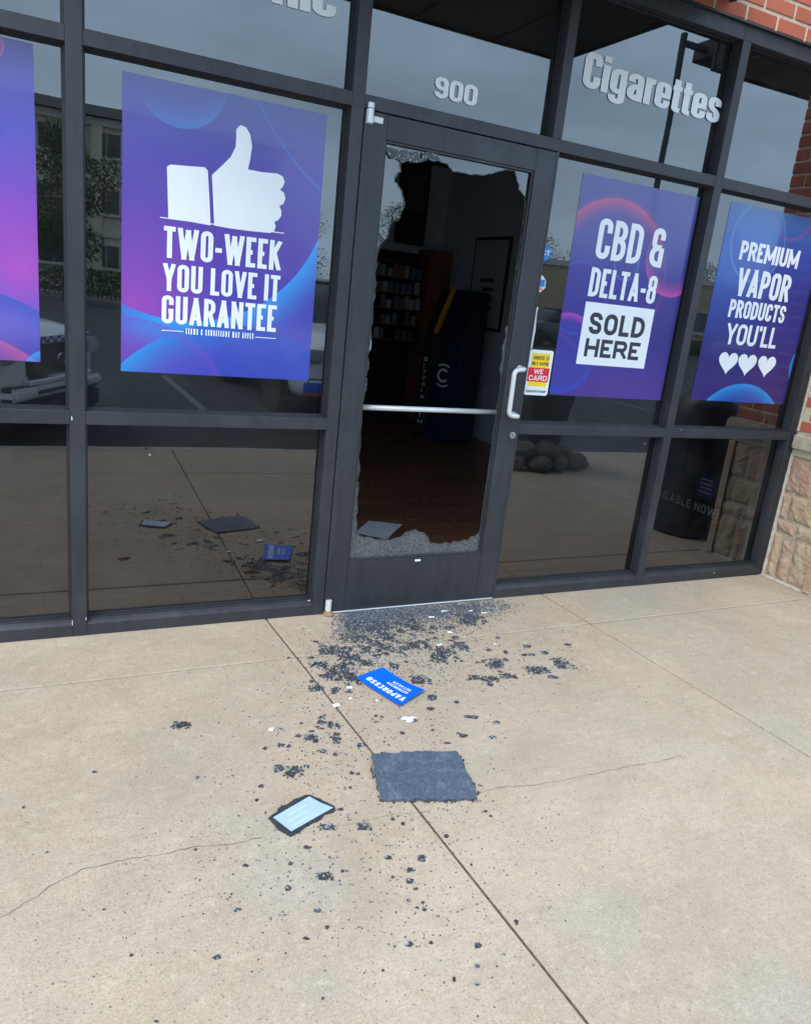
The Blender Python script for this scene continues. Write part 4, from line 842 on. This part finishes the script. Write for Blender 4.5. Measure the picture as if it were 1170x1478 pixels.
# ================================================================== SHOP INTERIOR
M['wall_paint'] = plain('grey_wall_paint', (.50, .55, .63), .85, var=.05); M['ceiling'] = plain('ceiling_paint', (.16, .16, .17), .9, var=.1); M['carpet'] = plain('dark_counter', (.05, .052, .06), .7)
def mat_wood():
    m = NT('laminate_floor'); v = m.co('Object', (1, 1, 1)); br = m.new('ShaderNodeTexBrick', Scale=1.0); br.inputs['Brick Width'].default_value = 1.2; br.inputs['Row Height'].default_value = .12; br.inputs['Mortar Size'].default_value = .003
    br.inputs['Color1'].default_value = (.36, .155, .080, 1); br.inputs['Color2'].default_value = (.21, .085, .045, 1); br.inputs['Mortar'].default_value = (.02, .01, .006, 1); m.l.new(v, br.inputs['Vector'])
    g = m.noise(m.co('Object', (1.5, 22, 1)), 3, 6, .7); c = m.mix(m.val(g, .4, .7, 0, .5), br.outputs[0], (.06, .018, .01, 1)); m.set(color=c, rough=.35); return m.m
M['wood_floor'] = mat_wood()
tag(MB().box(-3.3, 6.0, .115, 6.2, -.06, -.0).build('shop_floor', M['wood_floor']), kind='structure')
tag(MB().box(-3.3, 6.0, .31, 6.2, 3.02, 3.10).build('ceiling', M['ceiling']), kind='structure')
tag(MB().box(-3.3, 3.45, 5.70, 5.85, 0, 3.02).build('back_wall', M['wall_paint']), kind='structure')
tag(MB().box(3.45, 3.60, 1.9, 5.70, 0, 3.02).build('side_wall', M['wall_paint']), kind='structure')
tag(MB().box(3.45, 6.0, 1.75, 1.9, 0, 3.02).build('partition_wall', M['wall_paint']), kind='structure')
tag(MB().box(-3.45, -3.3, .115, 5.85, 0, 3.02).build('far_wall', M['wall_paint']), kind='structure')
tag(MB().box(5.9, 6.0, .25, 1.75, 0, 3.02).build('end_wall', M['wall_paint']), kind='structure')
tag(MB().box(3.03, 6.0, .116, .285, 0, 3.02).build('window_return', M['wall_paint']), kind='structure')
tag(MB().box(-3.45, 6.0, .31, 6.2, 3.11, 3.45).build('roof_deck', M['canopy']), kind='structure')
# crumbs that fell inside
A2 = []
for _ in range(900): g = G(rng.uniform(510, 705), 640 + 140 * rng.uniform(0, 1) ** .6); A2.append((g.x, g.y, rng.uniform(.002, .005)))
mb = MB()
for x, y, s in A2:
    a = random.random() * 3; mb.add([(x + s * math.cos(a + k * 2.1), y + s * math.sin(a + k * 2.1), .001) for k in range(3)] + [(x, y, s * 1.2)], [(0, 1, 3), (1, 2, 3), (2, 0, 3)])
tag(mb.build('floor_crumbs', M['crazed']), 'glass crumbs sprinkled over the dark wooden shop floor', 'glass crumbs', kind='stuff')
# shelves with goods on the back wall
sh = tag(empty('display_shelf', (3.0, 5.5, 0)), 'dark wooden shelf unit of small goods against the back wall', 'shelf'); M['dark_wood'] = plain('dark_wood', (.24, .09, .035), .5, var=.3, scale=5)
SX0, SX1 = 1.95, 3.42
MB().box(SX1 - 3.0 - .30, SX1 - 3.0, -.12, .18, 0, 2.05).build('side_panel', M['dark_wood'], sh); MB().box(SX0 - 3.0, SX0 - 2.96, -.10, .18, 0, 2.0).build('side_panel', M['dark_wood'], sh); MB().box(SX0 - 2.96, SX1 - 3.2, .16, .18, 0, 2.0).build('back_panel', M['canopy'], sh)
rowz = [.98, 1.16, 1.34, 1.52, 1.70, 1.88]
for z in rowz: MB().box(SX0 - 2.96, SX1 - 3.2, -.09, .16, z - .012, z).build('shelf_board', M['dark_wood'], sh)
PM = [plain('carton_%d' % i, c, .5, var=.1) for i, c in enumerate(((.45, .45, .46), (.26, .13, .08), (.14, .18, .25), (.36, .34, .28), (.15, .15, .17)))]
pb = [MB().box(-.028, .028, -.02, .02, 0, .125).mesh('product_carton', m, bevel=.002) for m in PM]
k = 0
for zi, z in enumerate(rowz[:-1]):
    x = SX0 + .10
    while x < SX1 - .36:
        if random.random() < .85:
            o = link('product_carton', random.choice(pb), None, (x, 5.46 + random.uniform(-.02, .02), z + .001)); o.scale = (1, 1, random.uniform(.7, 1.2))
            tag(o, 'small upright carton on the %s shelf board inside the shop' % ('lowest', 'second lowest', 'middle', 'second highest', 'highest filled')[zi], 'carton', 'cartons on the display shelf'); k += 1
        x += random.uniform(.062, .095)
fp = tag(empty('framed_notice', (3.44, 4.5, 1.22)), 'black framed white notice hanging on the grey side wall', 'picture frame')
MB().box(-.02, 0, -.37, .37, 0, 1.0).build('frame', M['rubber'], fp, bevel=.004); MB().box(-.024, -.0205, -.335, .335, .035, .965).build('sheet', plain('notice_sheet', (.42, .45, .55), .6, var=.05), fp)
for j in range(4): MB().box(-.0262, -.0245, -.14, .16 - .07 * (j % 2), .52 - j * .10, .56 - j * .10).build('print_line', M['ink'], fp)
hb = tag(empty('hanging_panel', (2.9, 5.6, 2.05)), 'dark panel hanging high on the back wall above the shelf', 'panel'); MB().box(-.16, .22, -.03, .04, .04, .95).build('panel', M['rubber'], hb, bevel=.01); MB().box(-.13, .19, -.036, -.031, .40, .90).build('screen', M['carpet'], hb)
# the navy kiosk
M['car_blue'] = plain('checker_blue', srgb(30, 60, 150), .35)
M['navy'] = plain('navy_laminate', (.006, .012, .050), .45, var=.15); M['orange'] = plain('orange_trim', (.75, .33, .02), .5, var=.05)
kk = tag(empty('payment_kiosk', (2.72, 4.26, 0)), 'navy blue payment kiosk with an orange edge and a white round logo', 'kiosk')
kk.rotation_euler = (0, 0, rad(-62))
prof = [(-.20, 0), (.20, 0), (.20, .95), (.34, 1.42), (.22, 1.62), (-.02, 1.62), (-.16, 1.10), (-.16, .95), (-.20, .9)]
prof = [(0, 0), (.45, 0), (.45, 1.62), (.28, 1.62), (.02, 1.14), (.0, .92)]           # y (depth), z
MB().prism(prof, -.02, .34, 'x').build('cabinet', M['navy'], kk, bevel=.01)
MB().prism([(p[0], p[1]) for p in prof], -.17, -.022, 'x').build('side_pillar', M['canopy'], kk, bevel=.01)
MB().prism([(.012, 1.145), (.27, 1.63), (.245, 1.645), (-.014, 1.158)], -.03, .02, 'x').build('edge_trim', M['orange'], kk)
lg = MB(); c0 = (.15, .72)
def arcstroke(mb, cx, cz, r, a0, a1, t, y): P = [Vector((cx + r * math.cos(rad(a0 + (a1 - a0) * k / 14)), cz + r * math.sin(rad(a0 + (a1 - a0) * k / 14)))) for k in range(15)]; stroke(mb, P, t, y, (-9, 9))
arcstroke(lg, c0[0], c0[1], .062, 50, 310, .026, -.004); arcstroke(lg, c0[0], c0[1], .115, 58, 122, .018, -.004); arcstroke(lg, c0[0], c0[1], .115, 238, 302, .018, -.004); lg.build('logo', M['vinyl'], kk)
for j, ch in enumerate('BITCOIN ATM'):
    if ch != ' ': mb = MB(); glyph(mb, ch, -.115, .84 - j * .068, .045, .045, .010, -.004); mb.build('letter', M['vinyl_grey'], kk)
# navy display near the window with a slogan on its side
ds = tag(empty('floor_display', (2.87, .55, 0)), 'dark navy floor display with a slogan and a blue disc inside the window', 'display stand')
MB().box(-.11, .11, -.38, .42, 0, 1.0).build('carton_body', plain('display_navy', (.006, .009, .022), .5), ds, bevel=.006)
def side_text(txt, y_left, y_right, z0, z1, mat, par, x):
    mb = MB(); text_in(mb, txt, 0, y_left - y_right, z0, z1, .2, .16); mb.v = [(x + v[1], y_left - v[0], v[2]) for v in mb.v]; return mb.build('lettering', mat, par)
side_text('AVAILABLE NOW!', .87 - .55, .205 - .55, .325, .385, M['vinyl_grey'], ds, -.1125)
MB().prism(disc(-.20, .50, .085, 28), -.1125, -.1105, 'x').build('blue_disc', M['car_blue'], ds)
for j in range(4): MB().box(-.1140, -.1127, -.25, -.15, .46 + j * .028, .468 + j * .028).build('print_line', M['vinyl_grey'], ds)

# ================================================================== OUTSIDE, SEEN IN THE REFLECTIONS
# litter bin in front of the pier
tb = tag(empty('litter_bin', (3.22, -.80, 0)), 'tall dark blue litter bin standing in front of the brick pier', 'litter bin')
M['bin'] = plain('dark_bin_plastic', (.008, .012, .028), .45, var=.2)
MB().lathe([(.20, 0), (.235, .02), (.25, .70), (.255, .74)], 28).build('body', M['bin'], tb, smooth=False); MB().lathe([(.27, .742), (.275, .80), (.24, .98), (.12, 1.10), (.0, 1.13)], 28).build('lid', M['bin'], tb, smooth=True); MB().lathe([(.262, .36), (.262, .39)], 28).build('band', M['bin'], tb)
# planter and boulders by the curb
pl = tag(empty('planter', (3.35, -3.02, 0)), 'square dark tapered planter standing among boulders at the curb', 'planter'); M['planter'] = plain('slate_planter', (.04, .05, .055), .7)
MB().add([(-.17, -.17, .0), (.17, -.17, .0), (.17, .17, .0), (-.17, .17, .0), (-.27, -.27, .85), (.27, -.27, .85), (.27, .27, .85), (-.27, .27, .85)], [(3, 2, 1, 0), (4, 5, 6, 7), (0, 1, 5, 4), (1, 2, 6, 5), (2, 3, 7, 6), (3, 0, 4, 7)]).build('pot', M['planter'], pl, bevel=.01); MB().box(-.29, .29, -.29, .29, .852, .90).build('rim', M['planter'], pl, bevel=.008)
def boulder(seed):
    bm = bmesh.new(); bmesh.ops.create_icosphere(bm, subdivisions=3, radius=1); r = random.Random(seed); ax = [(Vector((r.uniform(-1, 1), r.uniform(-1, 1), r.uniform(-1, 1))).normalized(), r.uniform(.55, .95)) for _ in range(9)]
    for v in bm.verts:
        for a, d in ax:
            q = v.co.dot(a)
            if q > d: v.co -= a * (q - d) * .85
        v.co += v.co.normalized() * (MN.fractal(v.co * 1.7 + Vector((seed * 5, 0, 0)), .9, 2, 4) * .16); v.co.z = v.co.z * .62
    me = bpy.data.meshes.new('boulder'); bm.to_mesh(me); bm.free(); me.polygons.foreach_set('use_smooth', [True] * len(me.polygons)); me.materials.append(M['rock']); return me
def mat_rock():
    m = NT('field_stone'); oi = m.new('ShaderNodeObjectInfo'); v = m.co('Object'); n = m.noise(v, 3, 6, .7); c = m.ramp(oi.outputs['Random'], [(0, (.17, .155, .13)), (.5, (.24, .21, .17)), (1, (.20, .19, .175))]); c = m.mix(m.val(n, .45, .7, 0, .6), c, (.09, .08, .07, 1)); m.set(color=c, rough=.9, spec=.2); m.bump(n, .8, .05); return m.m
M['rock'] = mat_rock(); BO = [boulder(i) for i in range(4)]
for k, (x, y, r, z) in enumerate(((2.98, -2.75, .13, 0), (3.2, -2.68, .15, 0), (3.46, -2.70, .14, 0), (3.68, -2.76, .12, 0), (3.86, -2.80, .08, 0), (2.82, -2.84, .10, 0), (3.10, -2.78, .13, .13), (3.34, -2.74, .14, .14), (3.56, -2.80, .12, .12), (3.72, -2.98, .15, 0), (2.92, -3.05, .14, 0), (3.95, -2.98, .11, 0))):
    o = link('boulder', BO[k % 4], None, (x, y, z + r * .5)); o.scale = (r, r * .85, r); o.rotation_euler = (0, 0, k * 1.3); tag(o, 'grey brown boulder in the rock pile round the planter', 'boulder', 'boulders round the planter')
# ---- vehicles
M['car_white'] = plain('white_car_paint', (.82, .83, .84), .25, var=.02, coat=.6); M['car_glass'] = plain('car_window', (.02, .022, .025), .06, var=.1); M['car_black'] = plain('black_trim', (.012, .012, .013), .5, var=.2); M['chrome'] = plain('chrome', (.6, .61, .62), .15, metal=.95, var=.03)
M['lens'] = plain('lamp_lens', (.35, .37, .4), .1, var=.1); M['tyre'] = plain('tyre_rubber', (.018, .018, .018), .85); M['silver'] = plain('silver_paint', (.42, .43, .45), .28, metal=.5, var=.03, coat=.5)
M['car_dark'] = plain('charcoal_paint', (.05, .055, .06), .28, coat=.5)
def loft(sec, closed_ends=True):
    n = len(sec[0]); mb = MB(); fs = []
    for i in range(len(sec) - 1):
        for k in range(n): fs.append((i * n + k, i * n + (k + 1) % n, (i + 1) * n + (k + 1) % n, (i + 1) * n + k))
    fs += [tuple(range(n - 1, -1, -1)), tuple((len(sec) - 1) * n + k for k in range(n))]
    return mb.add([p for s in sec for p in s], fs)
def subsurf(o, lv=2):
    md = o.modifiers.new('smooth', 'SUBSURF'); md.levels = lv; md.render_levels = lv
def car(name, loc, rz, paint, label, checker=False, plate=False, mats=M):
    e = empty(name, loc); e.rotation_euler = (0, 0, rz); tag(e, label, 'car', None)
    # nose points to local +Y, nose at y = 0
    st = [(-.02, .72, .34, .86), (-.10, .86, .27, .98), (-.30, .94, .25, 1.06), (-1.25, .97, .26, 1.14), (-1.5, .97, .26, 1.16), (-3.2, .97, .26, 1.16), (-4.5, .95, .28, 1.14), (-4.78, .90, .36, 1.08), (-4.86, .80, .45, .98)]
    sec = []
    for y, w, zb, zt in st:
        h = zt - zb
        half = [(0, zt), (w * .62, zt - .01), (w * .90, zt - .06), (w, zt - .20), (w, zb + h * .42), (w * .98, zb + .10), (w * .88, zb), (0, zb)]
        sec.append([(x, y, z) for x, z in half] + [(-x, y, z) for x, z in half[-2:0:-1]])
    b = loft(sec).build('body', mats[paint], e, smooth=True); subsurf(b)
    gh = [(-1.28, .70, 1.10), (-1.42, .78, 1.16), (-2.10, .72, 1.66), (-2.5, .73, 1.72), (-3.7, .72, 1.71), (-4.45, .68, 1.60), (-4.72, .66, 1.14)]
    sec = []
    for y, w, zt in gh:
        half = [(0, zt), (w * .7, zt - .01), (w * .92, max(1.06, zt - .07)), (min(.90, w + .12), 1.06), (0, 1.05)]
        sec.append([(x, y, z) for x, z in half] + [(-x, y, z) for x, z in half[-2:0:-1]])
    g = loft(sec).build('windows', M['car_glass'], e, smooth=True); subsurf(g)
    rf = MB().box(-.62, .62, -4.3, -2.35, 1.70, 1.745).build('roof', mats[paint], e, bevel=.02, seg=2)
    for sx_ in (-1, 1):
        MB().tube([(sx_ * .86, -1.35, 1.10), (sx_ * .72, -2.10, 1.64)], .035, 8).build('pillar', mats[paint], e)
        hl = MB().box(min(sx_ * .58, sx_ * .90), max(sx_ * .58, sx_ * .90), -.22, -.028, .74, .90).build('headlight', M['lens'], e, bevel=.03, seg=2)
        MB().box(min(sx_ * .60, sx_ * .84), max(sx_ * .60, sx_ * .84), -.12, -.01, .40, .56).build('fog_light', M['car_black'], e, bevel=.02)
        m_ = MB().box(min(sx_ * .98, sx_ * 1.16), max(sx_ * .98, sx_ * 1.16), -1.62, -1.50, 1.12, 1.27).build('mirror', mats[paint], e, bevel=.03, seg=2)
        MB().box(min(sx_ * .72, sx_ * .95), max(sx_ * .72, sx_ * .95), -4.88, -4.70, .80, 1.02).build('tail_light', M['red'], e, bevel=.02)
        for yw in (-.95, -3.85):
            w = empty('wheel', (sx_ * .86, yw, .36), e)
            MB().tube([(-.12, 0, 0), (-.10, 0, 0), (.10, 0, 0), (.12, 0, 0)], [.30, .36, .36, .30], 24).build('tyre', M['tyre'], w, smooth=False); MB().tube([(-.125, 0, 0), (.125, 0, 0)], .22, 10).build('rim', M['chrome'], w)
            MB().tube([(sx_ * .02 - .135, 0, 0), (sx_ * .02 + .135, 0, 0)], .43, 24).build('wheel_arch', M['car_black'], w)
    gr = MB().box(-.56, .56, -.14, .004, .60, .90).build('grille', M['car_black'], e, bevel=.03, seg=2)
    MB().box(-.60, .60, -.10, .022, .555, .60).build('grille_trim', mats[paint], e, bevel=.01); MB().box(-.86, .86, -.25, .03, .44, .545).build('bumper', mats[paint], e, bevel=.03, seg=2)
    MB().box(-.50, .50, -.14, .036, .470, .515).build('bumper_slot', M['car_black'], e, bevel=.01)
    MB().box(-.84, .84, -.30, .012, .20, .43).build('air_dam', M['car_black'], e, bevel=.04, seg=2)
    em = MB(); P = [(.085 * math.cos(2 * math.pi * k / 24), .012, .755 + .042 * math.sin(2 * math.pi * k / 24)) for k in range(25)]; em.tube(P, .010, 6, False); em.build('emblem', M['chrome'], e)
    MB().prism(disc(0, .755, .072, 20), .006, .011, 'y').build('emblem_plate', M['car_black'], e)
    for v in em.v: pass
    if checker:
        for r in range(2):
            for k in range(16):
                if (k + r) % 2: continue
                MB().box(-.56 + k * .07, -.56 + (k + 1) * .07, .0015, .006, .905 + r * .026, .905 + (r + 1) * .026).build('checker', M['car_blue'], e)
        MB().box(-.58, .58, -.08, .003, .895, .965).build('hood_lip', mats[paint], e, bevel=.008)
    if plate:
        p = MB().box(-.92, -.62, .034, .041, .36, .52).build('plate', M['blue_card'], e); MB().box(-.92, -.62, .0415, .0430, .36, .40).build('plate_band', M['red'], p)
    return e
LOT = -.13
car('parked_suv', (-.94, -4.50, LOT), rad(-62), 'car_white', 'white patrol car with a blue checkered hood edge facing the shop', checker=True)
car('parked_suv', (2.62, -5.42, LOT), 0, 'car_white', 'white sport utility vehicle with a blue front plate facing the shop', plate=True)
car('parked_suv', (27.5, -22.0, LOT), rad(80), 'silver', 'silver car parked across the lot near the tan building')
car('parked_suv', (34.0, -25.0, LOT), rad(-100), 'car_white', 'white car parked across the lot beyond the silver one')
car('parked_suv', (19.0, -27.5, LOT), rad(85), 'car_dark', 'charcoal car parked across the lot by the hedge')
# ---- light pole
lp = tag(empty('lot_light', (12.4, -12, LOT)), 'tall dark parking lot light with two box lamp heads', 'lamp post'); M['pole'] = plain('bronze_pole', (.014, .018, .020), .5)
MB().lathe([(.28, 0), (.28, .75), (.26, .78), (0, .78)], 20).build('base', M['curb'], lp); MB().box(-.055, .055, -.055, .055, .78, 8.0).build('pole', M['pole'], lp, bevel=.01)
MB().box(.07, .95, -.05, .05, 7.75, 7.86).build('arm', M['pole'], lp); MB().box(.70, 1.9, -.40, .40, 7.62, 8.02).build('lamp_head', M['pole'], lp, bevel=.03)
# ---- hotel
ht = tag(empty('hotel', (0, -46, LOT)), 'three-storey cream hotel with a dark hipped roof across the lot', 'building')
M['stucco'] = plain('cream_stucco', (.66, .58, .44), .9, var=.08, scale=2); M['roof_dark'] = plain('dark_shingle', (.025, .027, .032), .9, var=.25, scale=3); M['trim_white'] = plain('white_trim', (.6, .58, .52), .7); M['hotel_glass'] = plain('hotel_window_glass', (.03, .035, .04), .08)
HX0, HX1 = -26, 13.2
MB().box(HX0, HX1, -14, 0, 0, 9.15).build('wall', M['stucco'], ht)
MB().add([(HX0 - .7, .7, 9.16), (HX1 + .7, .7, 9.16), (HX1 + .7, -14.7, 9.16), (HX0 - .7, -14.7, 9.16), (HX0 + 6.5, -7, 10.9), (HX1 - 6.5, -7, 10.9)], [(0, 1, 5, 4), (1, 2, 5), (2, 3, 4, 5), (3, 0, 4), (3, 2, 1, 0)]).build('roof', M['roof_dark'], ht)
MB().box(HX0 - .2, HX1 + .2, 0.005, .30, 8.75, 9.12).build('cornice', M['trim_white'], ht); MB().box(HX0 - .05, HX1 + .05, .004, .12, 3.0, 3.2).build('string_course', M['trim_white'], ht)
for x in (2.75, -7.2, -17, 12.9): MB().box(x - .28, x + .28, .006, .30, 0, 8.74).build('pilaster', M['stucco'], ht)
wfr = MB().box(-.78, .78, .0, .09, -.06, 1.26).mesh('window', M['trim_white']); wpa = MB().box(-.70, -.02, .09, .10, 0, 1.2).box(.02, .70, .09, .10, 0, 1.2).mesh('pane', M['hotel_glass']); wsi = MB().box(-.86, .86, .0, .16, -.16, -.065).mesh('sill', M['trim_white'])
for fl_ in range(3):
    for k in range(14):
        x = HX0 + 1.6 + k * 2.83
        w = link('window', wfr, ht, (x - .62, .006, 1.35 + fl_ * 2.95)); link('pane', wpa, w); link('sill', wsi, w)
# ---- tan building to the right
tn = tag(empty('tan_building', (40, -34, LOT)), 'low tan commercial building with a flat parapet across the lot', 'building'); M['tan'] = plain('tan_block', (.50, .37, .22), .9, var=.1, scale=2)
MB().box(-18.5, 30, -12, 0, 0, 4.2).build('wall', M['tan'], tn); MB().box(-18.7, 30.2, -12, .15, 4.205, 4.5).build('parapet', M['trim_white'], tn); MB().box(-18.6, 30, .006, .10, 0, .5).build('plinth', M['curb'], tn)
for k in range(9): w = link('window', wfr, tn, (-12 + k * 4.6, .008, 1.3)); link('pane', wpa, w); link('sill', wsi, w)
# ---- trees and hedge
def mat_leaf(name, a, b):
    m = NT(name); g = m.new('ShaderNodeNewGeometry'); n = m.noise(g.outputs['Position'], 1.3, 4); vo = m.new('ShaderNodeTexVoronoi', Scale=5.0); m.l.new(g.outputs['Position'], vo.inputs['Vector'])
    m.set(color=m.mix(m.val(m.mix(.5, n, vo.outputs['Color']), .3, .7), a, b), rough=.7, spec=.25); return m.m
M['leaf'] = mat_leaf('tree_leaves', (.045, .080, .020, 1), (.12, .175, .05, 1)); M['bark'] = plain('bark', (.07, .052, .038), .95, var=.3, scale=10, bump=.6)
def tree(x, y, hgt, cr_, n, label, group, z0=1.4):
    e = tag(empty('tree', (x, y, LOT)), label, 'tree', group); r = np.random.default_rng(int(abs(x * 31 + y * 17)))
    tr = MB(); tr.tube([(0, 0, 0), (.05, .02, hgt * .25), (-.04, .03, hgt * .55), (.02, 0, hgt * .85)], [.16, .12, .08, .02], 10)
    cl = []
    for k in range(9):
        a = r.uniform(0, 6.28); z = hgt * r.uniform(.3, .75); q = cr_ * r.uniform(.5, .9); tip = (q * math.cos(a), q * math.sin(a), z + hgt * .14); tr.tube([(0, 0, z * .85), (tip[0] * .5, tip[1] * .5, z + .03 * hgt), tip], [.05, .035, .012], 6); cl.append(tip)
    tr.build('trunk', M['bark'], e)
    for k in range(16):
        a = r.uniform(0, 6.28); q = cr_ * math.sqrt(r.uniform(0, 1)) * .8; z = z0 + (hgt - z0) * r.uniform(.08, .97); s = math.sin(math.pi * min(1, max(.12, (z - z0 * .6) / (hgt - z0 * .5)))) ; cl.append((q * s * math.cos(a), q * s * math.sin(a), z))
    cl = np.array(cl); ci = r.integers(0, len(cl), n); d = r.normal(0, 1, (n, 3)); d /= np.linalg.norm(d, axis=1)[:, None]
    c = cl[ci] + d * (cr_ * .36 * r.uniform(.3, 1, n) ** .5)[:, None]; u = r.normal(0, 1, (n, 3)); u /= np.linalg.norm(u, axis=1)[:, None]; w = np.cross(u, d + .01); w /= np.linalg.norm(w, axis=1)[:, None]
    s = r.uniform(.05, .11, n)[:, None]; Vv = np.stack([c - u * s, c + w * s * .5, c + u * s, c - w * s * .5], 1).reshape(-1, 3)
    me = bpy.data.meshes.new('crown'); me.from_pydata(Vv.tolist(), [], np.arange(4 * n).reshape(-1, 4).tolist()); me.materials.append(M['leaf']); link('crown', me, e); return e
tree(.35, -30.5, 6.2, 1.9, 9000, 'leafy young street tree standing before the hotel', None)
tree(-5.5, -31, 6.6, 2.1, 7000, 'second leafy tree farther along the hotel front', None); tree(7.5, -33, 5.6, 1.8, 6000, 'small leafy tree before the end of the hotel', None)
for k, (x, y, h_) in enumerate(((24, -52, 7.4), (30, -53, 7.9), (37, -52, 7.2), (18, -58, 7.0), (46, -54, 8.2), (55, -53, 7.6))): tree(x, y, h_, 3.4, 5000, 'tree top showing above the roof of the tan building', 'trees behind the tan building', 1.0)
def hedge(x0, x1, y, h_, label):
    n = int((x1 - x0) * 420); r = np.random.default_rng(5); c = np.stack([r.uniform(x0, x1, n), y + r.normal(0, .35, n), LOT + h_ * r.uniform(0, 1, n) ** .7], 1); u = r.normal(0, 1, (n, 3)); u /= np.linalg.norm(u, axis=1)[:, None]; w = np.cross(u, r.normal(0, 1, (n, 3))); w /= np.linalg.norm(w, axis=1)[:, None]
    s = r.uniform(.06, .12, n)[:, None]; Vv = np.stack([c - u * s, c + w * s * .6, c + u * s, c - w * s * .6], 1).reshape(-1, 3); me = bpy.data.meshes.new('hedge'); me.from_pydata(Vv.tolist(), [], np.arange(4 * n).reshape(-1, 4).tolist()); me.materials.append(M['leaf']); tag(link('hedge', me), label, 'hedge')
hedge(-14, 13, -33.5, 1.25, 'low clipped hedge along the hotel side of the lot'); hedge(18, 50, -32.2, .8, 'low hedge along the foot of the tan building')
tag(MB().box(-30, 80, -36.0, -32.6 - .02, LOT, LOT + .12).build('verge', M['curb']), kind='structure')
